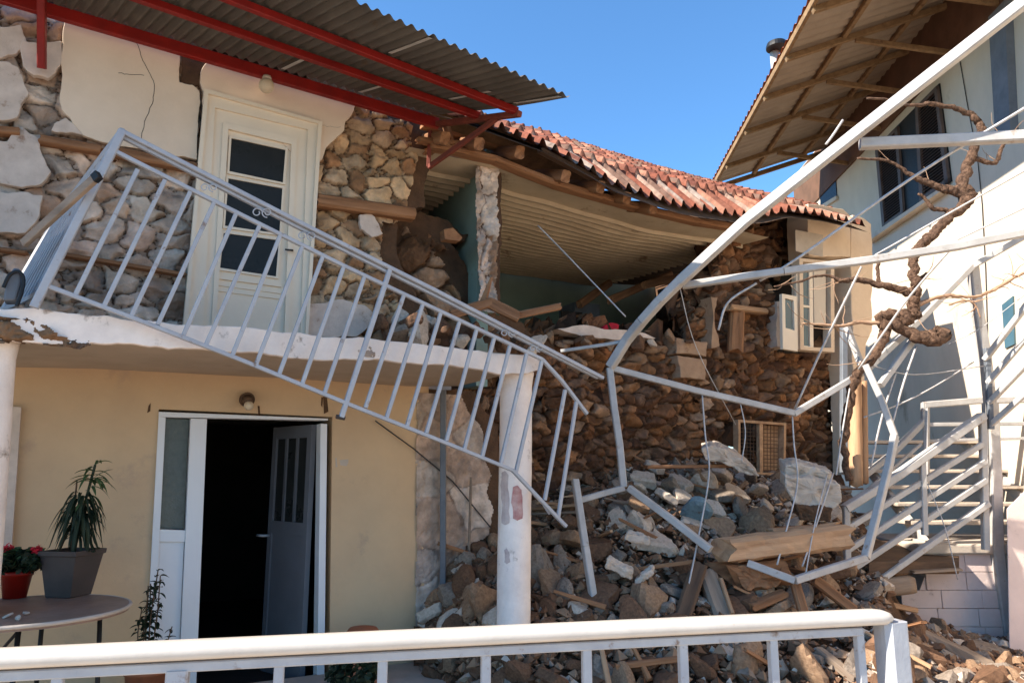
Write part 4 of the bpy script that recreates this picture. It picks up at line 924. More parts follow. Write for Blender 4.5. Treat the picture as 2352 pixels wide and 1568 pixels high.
for i in range(58):
    P, rr = base_l[q_.choice([3, 3, 4, 5, 6, 6, 6, 6, 7, 7, 9, 11, 11, 11, 0, 1])]; k_ = q_.randrange(len(P) // 3, len(P)); p = P[k_]
    d = Vector((q_.uniform(-1, 1), q_.uniform(-.5, .5), q_.uniform(-.7, 1))).normalized(); L = q_.uniform(.12, .42); Q = [p]; R_ = [min(rr[k_] * .6, .006)]
    for j in range(7):
        d = (d + Vector((q_.uniform(-.3, .3), q_.uniform(-.2, .2), q_.uniform(-.25, .3)))).normalized(); Q.append(Q[-1] + d * L / 7); R_.append(.0045 - .0005 * j)
    MB().tube(Q, R_, 6).build('twig', 'twig', vine, smooth=True)
# leaning peeled logs behind the vine foot
for i, (a, b, w1, lb) in enumerate([((1962, 872, 7.3), (1966, 1112, 7.1), .13, 'pale peeled log standing upright behind the foot of the vine'), ((1984, 878, 7.4), (1986, 1108, 7.2), .07, 'thin pale post standing right of the peeled log by the shadowed wall')]):
    o = beam_obj('wooden_post', dp(*a), dp(*b), w1, w1, 'wood_pale', None, up=(1, 0, 0), seed=i + 4, rough=.14, round_=True); tag(o, lb, 'post', 'posts behind the vine')

# ================================================================ STAIRS AND THEIR RAILINGS
sx0 = dp(2118, 1180, 7.6).x; sx1 = 6.0; z0 = .92
stp = thing('stone_steps', 'short flight of pale concrete steps rising behind the railing on the right', 'steps', (sx0, 7.6, 0))
for i in range(7):
    z = z0 + .175 * i; y = 7.55 + .25 * i
    MB().hexa([(sx0 - .03, y - .035, z + .002), (sx1, y - .035, z + .002), (sx1, y + .26, z + .002), (sx0 - .03, y + .26, z + .002)], [(sx0 - .03, y - .035, z + .04), (sx1, y - .035, z + .04), (sx1, y + .26, z + .04), (sx0 - .03, y + .26, z + .04)]).build('tread', 'concrete', stp, bevel=.008)
for xx in (sx0 + .06, sx1 - .4): MB().bar((xx, 7.62, z0 - .06), (xx, 7.62 + .25 * 7, z0 - .06 + .175 * 7), .05, .12).build('stringer', 'galv', stp)
sr = thing('stair_railing', 'white steel stair railing with five sloping bars in front of the steps', 'railing', tuple(dp(1948, 1375, 6.9)))
def sbar(name, pts, w_, h_=None, parent=sr, m='galv'): return pbar(name, pts, w_, h_ or w_, m, parent)
sbar('top_rail', [(1940, 1168, 6.85), (2060, 1092, 6.95), (2256, 955, 7.15)], .1, .07)
for a, b in (((1948, 1212), (2257, 1019)), ((1948, 1262), (2261, 1060)), ((1950, 1312), (2264, 1103)), ((1953, 1378), (2268, 1156))):
    sbar('bar', [(a[0], a[1], 6.87), ((a[0] + b[0]) / 2, (a[1] + b[1]) / 2, 7.0), (b[0], b[1], 7.15)], .045 if a[1] < 1350 else .075, .05)
sbar('post', [(1943, 1162, 6.84), (1948, 1372, 6.84)], .055)
sbar('post', [(2119, 1060, 7.0), (2124, 1228, 7.0)], .05)
sbar('post', [(2256, 950, 7.18), (2264, 1262, 7.18)], .06)
s2 = thing('stair_railing', 'cream steel railing along the shadowed house wall behind the nearer stair railing', 'railing', tuple(dp(1958, 1150, 7.7)))
sbar('top_rail', [(1958, 1112, 7.6), (2046, 1045, 7.8), (2121, 968, 8.0)], .06, .06, s2)
sbar('top_post', [(2122, 968, 8.0), (2122, 925, 8.0)], .05, .05, s2)
sbar('top_rail', [(2122, 930, 8.0), (2244, 920, 8.0), (2400, 916, 8.0)], .07, .07, s2)
sbar('post', [(2128, 930, 8.0), (2128, 1110, 7.9)], .05, .05, s2)
sbar('bar', [(1975, 1140, 7.6), (2115, 1020, 7.95)], .03, .03, s2)
sbar('bar', [(2128, 975, 8.0), (2400, 972, 8.0)], .045, .04, s2)
sbar('bar', [(2128, 1012, 8.0), (2400, 1005, 8.0)], .03, .03, s2)
s3 = thing('stair_railing', 'bright steel bars of the upper stair railing at the right edge', 'railing', tuple(dp(2270, 860, 7.1)))
for i, (a, b) in enumerate([((2262, 826), (2420, 620)), ((2268, 880), (2420, 700)), ((2272, 925), (2420, 770)), ((2276, 975), (2420, 845)), ((2280, 720), (2420, 560))]):
    if i == 4: continue
    sbar('bar', [(a[0], a[1], 7.2), (b[0], b[1], 6.6)], .055 if i % 2 == 0 else .04, .05, s3, 'galv')
sbar('post', [(2266, 800, 7.2), (2276, 985, 7.2)], .05, .05, s3, 'bluegrey')
# pink painted block wall under the landing
bwk = thing('block_wall', 'low pink painted block wall under the landing at the lower right', 'wall', tuple(gr(2180, 1478)))
by = 7.45
bx0 = dp(2062, 1400, by).x; bx1 = dp(2312, 1400, by).x; bz = dp(2200, 1272, by).z
q = random.Random(2)
H_ = bz / 5
for r_ in range(5):
    x = bx0 + (.0 if r_ % 2 else .05); 
    if r_ >= 3: x = dp(2126, 1300, by).x
    while x < bx1:
        L = min(.39, bx1 - x)
        if L > .05: MB().hexa([(x, by + q.uniform(0, .012), r_ * H_ + .003), (x + L - .004, by + q.uniform(0, .012), r_ * H_ + .003), (x + L - .004, by + .25, r_ * H_ + .003), (x, by + .25, r_ * H_ + .003)],
                          [(x, by + q.uniform(0, .012), (r_ + 1) * H_ - .002), (x + L - .004, by + q.uniform(0, .012), (r_ + 1) * H_ - .002), (x + L - .004, by + .25, (r_ + 1) * H_ - .002), (x, by + .25, (r_ + 1) * H_ - .002)]).build('block', 'pink', bwk, bevel=.004)
        x += L
MB().hexa([(bx0, by + .03, 0), (bx1, by + .03, 0), (bx1, by + 1.2, 0), (bx0, by + 1.2, 0)], [(bx0 + .4, by + .03, bz - .02), (bx1, by + .03, bz - .02), (bx1, by + 1.2, bz - .02), (bx0 + .4, by + 1.2, bz - .02)]).build('fill', 'pink', bwk)
lz = bz + .0
ldx0 = dp(2105, 1250, by).x
land = MB().hexa([(ldx0, by - .05, lz), (bx1 + .1, by - .05, lz), (6.0, by + 1.3, lz), (ldx0, by + 1.3, lz)], [(ldx0, by - .05, lz + .1), (bx1 + .1, by - .05, lz + .1), (6.0, by + 1.3, lz + .1), (ldx0, by + 1.3, lz + .1)]).build('landing_slab', 'concrete', bwk, bevel=.02)
sl2 = MB().hexa([dp(1995, 1290, 6.9), dp(2203, 1288, 7.1), dp(2203, 1262, 7.9), dp(2010, 1238, 7.9)], [dp(1995, 1318, 6.9), dp(2203, 1318, 7.1), dp(2203, 1290, 7.9), dp(2010, 1262, 7.9)])
tag(sl2.build('broken_slab', 'wood_dark', loc=dp(2100, 1300, 7.3), bevel=.01), 'dark broken slab tilted on the rubble beside the pink block wall', 'slab')
pw = thing('parapet_shade', 'shaded part of the parapet at the right edge, in pink, cut along its shadow line', 'wall', tuple(gr(2345, 1500)))
MB().prism([dp(x, y, 7.0) for x, y in [(2312, 1168), (2352, 1128), (2470, 1010), (2470, 1640), (2330, 1520), (2318, 1490)]], Vector((.35, .5, 0))).build('wall_face', 'pink', pw, bevel=.01)  # pink colour and sloping top shaped from a shadow on one wall

# ================================================================ FRONT RAILING
fg = thing('front_railing', 'white steel railing with a broad rounded handrail right across the foreground', 'railing', tuple(gr(1176, 1800)))
RZ = 1.06
def railpt(px, py, z): return gr(px, py, z)
La = gr(-60, 1511, RZ); Ra = gr(2036, 1412, RZ); rd = (Ra - La).normalized(); rn = Vector((rd.y, -rd.x, 0))
ra = La - rd * .3; 
prof = [(-.052, -.018), (-.056, -.004), (-.05, .012), (-.036, .021), (0, .024), (.036, .021), (.05, .012), (.056, -.004), (.052, -.018), (.044, -.026), (-.044, -.026)]
m_ = MB(); K = len(prof); n_ = 40; Lr = (Ra - ra).length
stations = [i / n_ * (Lr - .06) for i in range(n_ + 1)] + [Lr - .05 + .05 * k for k in (.3, .6, .85, 1)]
for s in stations:
    f = 1.0 if s < Lr - .05 else math.sqrt(max(0.04, 1 - ((s - Lr + .05) / .055) ** 2))
    c = ra + rd * s
    for a, b in prof: m_.v.append(tuple(c + rn * a * (.55 + .45 * f) + Vector((0, 0, b * (.3 + .7 * f) if b < 0 else b - (1 - f) * .02))))
m_.f = [(i * K + j, i * K + (j + 1) % K, (i + 1) * K + (j + 1) % K, (i + 1) * K + j) for i in range(len(stations) - 1) for j in range(K)] + [tuple(range(K)), tuple(range((len(stations) - 1) * K, len(stations) * K))]
m_.build('handrail', 'rail_white', fg, smooth=True)
zc = RZ - .052
def along(px):   # distance along the rail for a picture column
    x = (px - 1176) / F; d = ray(px, 1450); n = Vector((-rd.y, rd.x, 0)); p = hit(px, 1450, ra, n); return (p - ra).dot(rd)
MB().bar(ra + Vector((0, 0, zc - RZ)), ra + rd * along(1975) + Vector((0, 0, zc - RZ)), .042, .03).build('under_rail', 'rail', fg)
for px in (145, 646, 881, 1116, 1346, 1566, 1772, 1971):
    c = ra + rd * along(px); MB().bar(Vector((c.x, c.y, 0.1)), Vector((c.x, c.y, zc - .01)), .032, .032, up=rn).build('baluster', 'rail', fg)
c = ra + rd * along(416); MB().bar(Vector((c.x, c.y, 0)), Vector((c.x, c.y, zc - .01)), .066, .05, up=rn).build('post', 'rail', fg)
MB().bar(ra + Vector((0, 0, .12 - RZ)), ra + rd * along(1975) + Vector((0, 0, .12 - RZ)), .042, .03).build('bottom_rail', 'rail', fg)
c = ra + rd * along(2046) - rn * .0; MB().bar(Vector((c.x, c.y, 0)), Vector((c.x, c.y, RZ - .02)), .105, .105, up=rn, bev=.2).build('end_post', 'rail', fg)
# ================================================================ PORCH: floor, table, pots
MB().hexa([W(-4, -.1, 0.0), W(1.75, -.1, 0.0), W(1.75, -.1, 1.6), W(-4, -.1, 1.6)], [W(-4, .1, 0.0), W(1.75, .1, 0.0), W(1.75, .1, 1.6), W(-4, .1, 1.6)]).build('porch_floor', 'concrete', kind='structure', bevel=.015)
TZ = .88
tc_ = gr(62, 1398, TZ); tb = thing('round_table', 'round brown table with a pale metal rim holding the potted plants', 'table', (tc_.x, tc_.y, .1))
MB().lathe((tc_.x, tc_.y, TZ - .03), [(.47, 0), (.5, .0), (.5, .03), (.0, .03)], 48).build('table_top', 'tabletop', tb)
rim = [(tc_.x + .505 * math.cos(a), tc_.y + .505 * math.sin(a), TZ - .008) for a in [2 * math.pi * i / 48 for i in range(49)]]
MB().tube(rim, .011, 8, cap=False).build('rim', 'concrete', tb, smooth=True)
for a in (.3, 1.9, 3.4, 5.2):
    MB().tube([(tc_.x + .36 * math.cos(a), tc_.y + .36 * math.sin(a), TZ - .03), (tc_.x + .4 * math.cos(a), tc_.y + .4 * math.sin(a), .1)], .013, 8).build('leg', 'black', tb, smooth=True)
MB().tube([(tc_.x + .33 * math.cos(5.2), tc_.y + .33 * math.sin(5.2), TZ - .05), (tc_.x + .3 * math.cos(3.4), tc_.y + .3 * math.sin(3.4), .4)], .008, 6).build('brace', 'black', tb)
def blade(mb, base, d, L, w_, droop, n=7, up=Vector((0, 0, 1))):
    d = d.normalized(); side = d.cross(up)
    side = side.normalized() if side.length > 1e-4 else Vector((1, 0, 0)); vs = []
    for i in range(n + 1):
        t = i / n; p = base + d * (L * t) + Vector((0, 0, -droop * L * t * t)); ww = w_ * (math.sin(math.pi * min(1, t * .85 + .12)) ** .8) * (1 if t < .99 else .1)
        vs += [p - side * ww / 2 + Vector((0, 0, ww * .25)), p, p + side * ww / 2 + Vector((0, 0, ww * .25))]
    mb.add(vs, [(i * 3 + k, i * 3 + k + 1, i * 3 + k + 4, i * 3 + k + 3) for i in range(n) for k in range(2)])
def taper_pot(c, r0, r1, h, m, parent, square=False, rimh=.03):
    n = 4 if square else 28; mb = MB(); off = R(35) if square else 0; vs = []
    prof = [(r0, 0), (r1, h - rimh), (r1 * 1.08, h - rimh), (r1 * 1.1, h), (r1 * 1.0, h), (r1 * .95, h - .03), (.0, h - .03)]
    for r, z in prof:
        for j in range(n):
            a = 2 * math.pi * j / n + off; k = 1.28 if square else 1; vs.append((c.x + r * k * math.cos(a), c.y + r * k * math.sin(a), c.z + z))
    mb.add(vs, [(i * n + j, i * n + (j + 1) % n, (i + 1) * n + (j + 1) % n, (i + 1) * n + j) for i in range(len(prof) - 1) for j in range(n)] + [tuple(range(n - 1, -1, -1))])
    mb.build('pot', m, parent, smooth=not square, bevel=.004 if square else 0)
    MB().lathe((c.x, c.y, c.z + h - .028), [(r1 * .93, 0), (r1 * .9, .006), (0, .01)], 20).build('soil', 'soil', parent)
# dracaena-like plant in the square grey pot
q = random.Random(11)
c = gr(157, 1368, TZ); c.z = TZ + .002; pl = thing('potted_plant', 'tall drooping dark plant with a pale green top in a square grey pot', 'plant', tuple(c))
taper_pot(c, .095, .132, .27, 'pot_grey', pl, True)
top = c + Vector((.085, 0, .78)); stem = cat([tuple(c + Vector((.01, 0, .25))), tuple(c + Vector((.03, 0, .45))), tuple(c + Vector((.06, 0, .64))), tuple(top)], 6)
MB().tube([Vector(p) for p in stem], .008, 6).build('stem', 'leaf_dark', pl)
MB().tube([c + Vector((-.02, .01, .25)), c + Vector((-.025, .01, .68))], .005, 6).build('stake', 'wood_dark', pl)
mb = MB()
for i in range(16):
    a = q.uniform(0, 6.28); blade(mb, top + Vector((0, 0, q.uniform(-.12, 0))), Vector((math.cos(a), math.sin(a), q.uniform(-.1, .9))), q.uniform(.09, .15), .022, q.uniform(.2, .8))
for i in range(14):
    a = q.uniform(0, 6.28); k = q.uniform(.35, .9); p = Vector(stem[int(k * (len(stem) - 1))]); blade(mb, p, Vector((math.cos(a), math.sin(a), .4)), q.uniform(.12, .17), .022, q.uniform(.7, 1.1))
mb.build('leaves', 'leaf', pl)
mb = MB()
for i in range(120):
    a = q.uniform(0, 6.28); h_ = q.uniform(.33, .62); p = c + Vector((.03 * math.cos(a) + .02, .03 * math.sin(a), h_)); blade(mb, p, Vector((math.cos(a) * .5, math.sin(a) * .5, q.uniform(-.1, .35))), q.uniform(.06, .15), q.uniform(.014, .026), q.uniform(.9, 2.4))
o = mb.build('drooping_leaves', 'leaf_dark', pl)
for v in o.data.vertices: v.co.z = max(v.co.z, .265 + .01 * math.sin(v.co.x * 200))
# geranium in a red pot
c = gr(33, 1372, TZ); c.z = TZ + .002; pl = thing('potted_plant', 'leafy green geranium with red flowers in a round red pot', 'plant', tuple(c))
taper_pot(c, .062, .08, .155, 'pot_red', pl)
def bush(c, rx, rz, n, m, parent, seed, ls=.028, name='leaves'):
    q = random.Random(seed); mb = MB()
    for i in range(n):
        th = q.uniform(0, 6.28); u = q.uniform(-1, 1); r = q.uniform(.35, 1) ** .5; s = math.sqrt(1 - u * u)
        p = c + Vector((rx * r * s * math.cos(th), rx * r * s * math.sin(th), rz * r * u)) * (1 + .25 * mnoise.noise(Vector((th * 2, u * 3, seed))))
        nrm = Vector((q.uniform(-1, 1), q.uniform(-1, 1), q.uniform(.2, 1))).normalized(); x = nrm.orthogonal().normalized(); y = nrm.cross(x); L = ls * q.uniform(.6, 1.3)
        mb.add([p - x * L, p - x * L * .4 + y * L * .6 + nrm * L * .15, p + x * L * .6 + y * L * .5, p + x * L, p + x * L * .5 - y * L * .6, p - x * L * .4 - y * L * .6 + nrm * L * .15], [(0, 1, 2, 3), (0, 3, 4, 5)])
    return mb.build(name, m, parent)
bush(c + Vector((0, 0, .205)), .15, .07, 420, 'leaf_dark', pl, 3)
bush(c + Vector((.02, 0, .235)), .13, .05, 90, 'leaf', pl, 5)
for dx, dz in ((-.055, .285), (.12, .28), (-.09, .25)):
    bush(c + Vector((dx, -.03, dz)), .028, .022, 45, 'flower', pl, int(dx * 100) + 50, .012, 'flower_head')
for dx in (-.055, .12): MB().tube([c + Vector((dx * .4, 0, .2)), c + Vector((dx, -.03, .28))], .003, 5).build('stem', 'leaf_dark', pl)
# small shrub on the porch floor by the door
c = gr(338, 1585, .1); c = W(tz(fac(338, 1550, .35))[0], .102, .35); pl = thing('potted_plant', 'sparse leafy shrub in a brown terracotta pot on the floor beside the door', 'plant', tuple(c))
taper_pot(c, .1, .135, .26, 'terracotta', pl)
q = random.Random(6); mb = MB(); lf = MB()
for i in range(9):
    a = q.uniform(0, 6.28); h = q.uniform(.25, .72); sp = q.uniform(.03, .13) * (1.2 - h)
    P = cat([tuple(c + Vector((0, 0, .24))), tuple(c + Vector((sp * math.cos(a), sp * math.sin(a), .24 + h * .5))), tuple(c + Vector((sp * 1.3 * math.cos(a + .4), sp * 1.3 * math.sin(a + .4), .24 + h)))], 8)
    mb.tube([Vector(p) for p in P], .004, 5)
    for j in range(int(h * 60)):
        p = Vector(P[q.randrange(4, len(P))]); b = q.uniform(0, 6.28); blade(lf, p, Vector((math.cos(b), math.sin(b), q.uniform(-.3, .7))), q.uniform(.03, .06), .024, q.uniform(.2, .8), n=4)
mb.build('stems', 'wood_dark', pl); lf.build('leaves', 'leaf_dark', pl)
# upturned terracotta pot and low green plant by the wall
c = W(tz(fac(832, 1500, .45))[0], .1, .45); pl = thing('clay_pot', 'upturned terracotta pot just showing above the white handrail', 'pot', tuple(c))
hh = fac(832, 1441, .45).z - .1
MB().lathe(c, [(.17, 0), (.17, .05), (.16, .06), (.125, hh - .03), (.1, hh), (.02, hh), (.0, hh)], 28).build('pot_body', 'terracotta', pl, smooth=True)
c = gr(810, 1640, .1); pl = thing('potted_plant', 'low dark green plant seen under the handrail below the yellow wall', 'plant', tuple(c))
taper_pot(c, .08, .1, .16, 'pot_grey', pl); bush(c + Vector((0, 0, .24)), .17, .1, 260, 'leaf_dark', pl, 9)

# ================================================================ RUBBLE
def rock_mesh(seed, kind='rock'):
    q = random.Random(seed); bm = bmesh.new(); bmesh.ops.create_icosphere(bm, subdivisions=3, radius=1.0)
    pl_ = []
    if kind == 'rock':
        for i in range(q.randint(8, 12)):
            n = Vector((q.gauss(0, 1), q.gauss(0, 1), q.gauss(0, 1))).normalized(); pl_.append((n, q.uniform(.4, .72)))
        sc = Vector((q.uniform(1.1, 1.8), q.uniform(.95, 1.3), q.uniform(.75, 1.1)))
    else:
        pl_ = [(Vector((0, 0, 1)), .3), (Vector((0, 0, -1)), .3)]
        k = q.randint(4, 6)
        for i in range(k):
            a = 2 * math.pi * (i + q.uniform(-.25, .25)) / k; pl_.append((Vector((math.cos(a), math.sin(a), q.uniform(-.25, .25))).normalized(), q.uniform(.55, .8)))
        sc = Vector((q.uniform(1, 1.5), q.uniform(.8, 1.1), q.uniform(.7, 1.1)))
    off = Vector((seed * 3.3, 0, 0))
    for v in bm.verts:
        c = v.co.copy(); s = 1.0
        for n, d in pl_:
            dd = c.dot(n)
            if dd > 0: s = min(s, d / dd)
        c = c * s; c = c * (1 + .03 * mnoise.noise(c * 3 + off) + .03 * mnoise.noise(c * 9 + off))
        v.co = Vector((c.x * sc.x, c.y * sc.y, c.z * sc.z))
    me = bpy.data.meshes.new('rubble_stone'); bm.to_mesh(me); bm.free(); return me
ROCKS = [rock_mesh(i) for i in range(12)]; SLABS = [rock_mesh(100 + i, 'slab') for i in range(7)]
variants = {}
def rockdata(mname, k, slab):
    key = (mname, k, slab)
    if key not in variants:
        me = (SLABS if slab else ROCKS)[k].copy(); me.materials.clear(); me.materials.append(MS[mname]); variants[key] = me
    return variants[key]
CW = {'rub_brown': 'brown', 'rub_grey': 'grey', 'rub_tan': 'tan', 'rub_pale': 'pale plastered', 'rub_teal': 'blue painted'}
stones = []
def put(px, p, r, mname, slab=False, q=rnd, rot=None, py=None):
    me = rockdata(mname, q.randrange(7 if slab else 12), slab)
    o = bpy.data.objects.new('rubble_stone', me); COL.objects.link(o); o.location = p
    o.rotation_euler = rot or (q.uniform(-.5, .5) if slab else q.uniform(0, 6.28), q.uniform(-.5, .5) if slab else q.uniform(0, 6.28), q.uniform(0, 6.28))
    o.scale = (r, r, r); stones.append((o, px, py, r, mname, slab)); return o
OX = [960, 1010, 1060, 1140, 1230, 1300, 1400, 1500, 1620, 1700, 1800, 1930, 1990, 2080, 2200, 2360]
OY = [1430, 1370, 1275, 1235, 1190, 1135, 1100, 1075, 1068, 1098, 1090, 1110, 1250, 1390, 1465, 1490]
def top_pt(px):
    y = float(np.interp(px, OX, OY))
    e = float(np.interp(px, [960, 1300, 1950, 2050], [.1, -.45, -.3, .3]))
    p = fac(px, y, e)
    if px > 1940 or p.z < .03:
        g = gr(px, max(y, 1380), 0.0); g2 = dp(px, y, 7.3); k = min(1, max(0, (px - 1940) / 80)); p = p.lerp(g2 if g2.z > 0 else g, k)
        p.z = max(p.z, 0)
    return p
def mound(px, v):
    T_ = top_pt(px); B_ = gr(px, 1690 if px > 1180 else 1620, 0.0)
    if px < 1180: k = (px - 960) / 220; B_ = gr(px, 1560 + 130 * max(0, k), 0.0)
    p = B_.lerp(T_, v); p.z += .16 * math.sin(math.pi * v) * min(1, T_.z) ; return p
def proj(p):
    d = p - CAM; f = d.y * CP + d.z * SP; u = -d.y * SP + d.z * CP; return 1176 + F * d.x / f, 784 - F * u / f
def mfun(u, v):
    px = 950 + 1420 * u; p = mound(px, 1.15 * v if v < .85 else .9775 + (v - .85) * .15)
    n_ = mnoise.noise(Vector((p.x * 5, p.y * 5, p.z * 5))); n2_ = mnoise.noise(Vector((p.x * 14, p.y * 14, p.z * 14)))
    return (p.x, p.y, p.z - .05 + .06 * n_ + .035 * n2_)
o = grid_obj('rubble_bed', mfun, 260, 120, 'mud', smooth=False); tag(o, 'dark earth and crushed mortar under the loose stones of the rubble heap', 'rubble', kind='stuff')
cand = []
q = random.Random(21)
tries = 0; placed = []
while len(placed) < 292 and tries < 40000:
    tries += 1
    px = q.uniform(985, 2352); v = q.uniform(.0, 1.02) ; p = mound(px, v); x, y = proj(p)
    if y > 1585 or p.z < -.01: continue
    if px > 2040 and y < 1440: continue
    r = q.choice([.065, .08, .1, .12, .15]) * q.uniform(.85, 1.15)
    if any((p - b).length < (r + rb_) * .56 for b, rb_ in placed): continue
    placed.append((p, r))
    m_ = q.choices(['rub_brown', 'rub_grey', 'rub_tan', 'rub_pale'], [.66, .1, .2, .04] if x < 1400 else ([.14, .32, .2, .34] if y < 1230 else [.32, .24, .3, .14]))[0]  # left side browner, and weighted darker to put its deeper shade into the colours
    slab = q.random() < (.2 if x < 1400 else (.6 if y < 1230 else .4))
    put(x, p + Vector((0, -.02, r * .25)), r * (1.15 if slab else 1), m_, slab, q, py=y)
# loose stones on the broken edge of the upper floor
for i in range(26):
    px = 870 + i * 14 + q.uniform(-8, 8); py = np.interp(px, [870, 960, 1060, 1150, 1230], [735, 742, 752, 772, 800]) + q.uniform(-22, 18)
    r = q.uniform(.055, .11); put(px, fac(px, py + 14, q.uniform(.0, .35)), r, q.choice(['rub_brown', 'rub_grey', 'rub_brown', 'rub_pale']), q.random() < .3, q, py=py)
# along the broken wall top under the open room
for i in range(16):
    px = 1240 + i * 23 + q.uniform(-8, 8); py = 782 + q.uniform(-8, 14)
    put(px, fac(px, py, q.uniform(-.5, -.2)), q.uniform(.06, .11), q.choice(['rub_brown', 'rub_tan', 'rub_pale']), q.random() < .4, q, py=py)
# distinct big pieces: px, py, Y-offset in front of heap, radius, material, slab
def heap_at(px, py, lift=.05):
    best = None
    for i in range(0, 106):
        p = mound(px, i / 100); x, y = proj(p)
        if best is None or abs(y - py) < best[0]: best = (abs(y - py), p)
    return best[1] + Vector((0, -.06, lift))
for px, py, r, m_, rot in [(1560, 1135, .15, 'rub_pale', (.5, .2, .3)), (1612, 1130, .12, 'rub_tan', (.9, .1, 1.2)), (1655, 1118, .16, 'rub_pale', (.6, .1, 2.0)), (1655, 1165, .15, 'rub_grey', (.3, -.2, .5)),
        (1480, 1128, .16, 'rub_pale', (.5, .1, 0)), (1530, 1168, .14, 'rub_pale', (.5, .3, 1)), (1602, 1200, .17, 'rub_teal', (.9, .2, 2.6)), (1760, 1188, .09, 'rub_pale', (.7, .6, .3)), (1700, 1200, .14, 'rub_grey', (1, 1, .3)),
        (1500, 1098, .13, 'rub_pale', (.4, .3, .2)), (1590, 1100, .12, 'rub_grey', (.5, -.2, 1.1)), (1690, 1160, .13, 'rub_pale', (.7, .2, .4)), (1740, 1150, .1, 'rub_pale', (.3, .5, 2)), (1570, 1172, .11, 'rub_pale', (.8, 0, .7)), (1510, 1210, .1, 'rub_grey', (.4, .4, 2)),
        (1640, 1196, .1, 'rub_pale', (1.0, .1, .2)), (1722, 1120, .11, 'rub_grey', (.5, .5, 1.4)), (1470, 1150, .09, 'rub_pale', (.2, .6, 1)),
        (1470, 1192, .15, 'rub_tan', (.6, 0, 1)), (1545, 1155, .12, 'rub_grey', (.2, .9, 1)), (1430, 1150, .13, 'rub_grey', (.7, .2, .1))]:
    put(px, heap_at(px, py, .12), r, m_, True, q, rot=rot, py=py)
LM = [(1040, 1340, 'below the grey downpipe'), (1095, 1275, 'beside the thin rusty pipe'), (1085, 1420, 'at the foot of the whitewashed wall'), (1250, 1200, 'high up just right of the white column'),
      (1265, 1310, 'halfway up just right of the white column'), (1265, 1410, 'right of the column just above the handrail'), (1350, 1190, 'by the top of the upright fallen bar'), (1345, 1320, 'behind the upright fallen bar'),
      (1420, 1400, 'at the foot of the upright fallen bar'), (1430, 1090, 'behind the bent pergola post'), (1440, 1220, 'left of the diagonal fallen bar'), (1500, 1310, 'between the two pale bricks and the lintel'), (1500, 1390, 'above the handrail left of the leaning timbers'),
      (1520, 1110, 'near the reddish plank'), (1560, 1200, 'above the diagonal fallen bar'), (1680, 1130, 'below the curved plaster slab'), (1760, 1130, 'left of the big concrete block'), (1730, 1195, 'just above the big lintel'), (1640, 1330, 'around the leaning timbers'),
      (1760, 1370, 'under the clay lump below the lintel'), (1900, 1360, 'under the bent frame'), (1900, 1180, 'right of the big concrete block'), (1990, 1330, 'beside the dark broken slab'), (2040, 1400, 'at the foot of the stair railing'),
      (1090, 1560, 'seen under the handrail left of the column'), (1270, 1560, 'seen under the handrail right of the column'), (1450, 1560, 'seen under the middle of the handrail'), (1660, 1560, 'seen under the right part of the handrail'),
      (1870, 1560, 'seen under the last gap of the handrail'), (2150, 1550, 'on the ground right of the white end post'), (2280, 1540, 'on the ground in the lower right corner'), (2200, 1490, 'on the ground before the pink block wall'),
      (930, 740, 'on the broken balcony edge under the fallen railing'), (1060, 760, 'on the balcony below the torn timbers'), (1190, 795, 'at the right tip of the balcony'), (1300, 785, 'on the wall top below the open room'), (1450, 785, 'on the wall top by the red cloth'), (1570, 790, 'on the wall top above the square blocks')]
groups_ = {}
for s in stones:
    o, px, py, r, m_, slab = s
    x, y = proj(o.location); lm = min(LM, key=lambda a: (a[0] - x) ** 2 + 1.3 * (a[1] - y) ** 2)[2]
    sz = 'small' if r < .085 else ('large' if r > .125 else '')
    lb = ' '.join(w_ for w_ in [sz, CW[m_], 'flat slab' if slab else 'stone', lm] if w_)
    groups_.setdefault(lb, []).append((x, y, o))
ORD = ['leftmost', 'second from left', 'third from left', 'fourth from left', 'fifth from left', 'sixth from left', 'seventh from left', 'eighth from left', 'ninth from left']
for lb, L_ in groups_.items():
    L_.sort(key=lambda a: a[0])
    for i, (x, y, o) in enumerate(L_):
        s = lb if len(L_) == 1 else lb + ', ' + (ORD[i] if i < len(L_) - 1 or len(L_) > 9 else 'rightmost')
        tag(o, ' '.join(s.split()[:16]), 'stone', 'loose stones of the collapsed walls')
# small broken pieces nobody could count
CH = {k: MB() for k in ('rub_brown', 'rub_grey', 'rub_tan', 'rub_pale')}; q = random.Random(5)
for i in range(9500):
    px = q.uniform(975, 2352); v = q.uniform(0, 1.04); p = mound(px, v); pr = proj(p)
    if px > 2040 and pr[1] < 1440: continue
    r = q.choice([.012, .018, .026, .035, .05]) * q.uniform(.7, 1.3); n_ = [Vector((q.uniform(-1, 1), q.uniform(-1, 1), q.uniform(-.9, .9))).normalized() * r * q.uniform(.5, 1.1) for _ in range(6)]
    base = p + Vector((0, -.03 * q.random(), .015 + q.random() * .03)); A = [base + Vector((r, 0, 0)) + n_[0] * .5, base + Vector((0, r, 0)) + n_[1] * .5, base - Vector((r, 0, 0)) + n_[2] * .5, base - Vector((0, r, 0)) + n_[3] * .5, base + Vector((0, 0, r * .8)) + n_[4] * .4, base - Vector((0, 0, r * .8)) + n_[5] * .4]
    k = q.choices(list(CH), [.7, .1, .18, .02] if pr[0] < 1400 else ([.34, .26, .2, .2] if pr[1] < 1230 else [.46, .2, .26, .08]))[0]  # left chips darker as well, the shade there put into the colour mix
    CH[k].add(A, [(0, 1, 4), (1, 2, 4), (2, 3, 4), (3, 0, 4), (1, 0, 5), (2, 1, 5), (3, 2, 5), (0, 3, 5)])
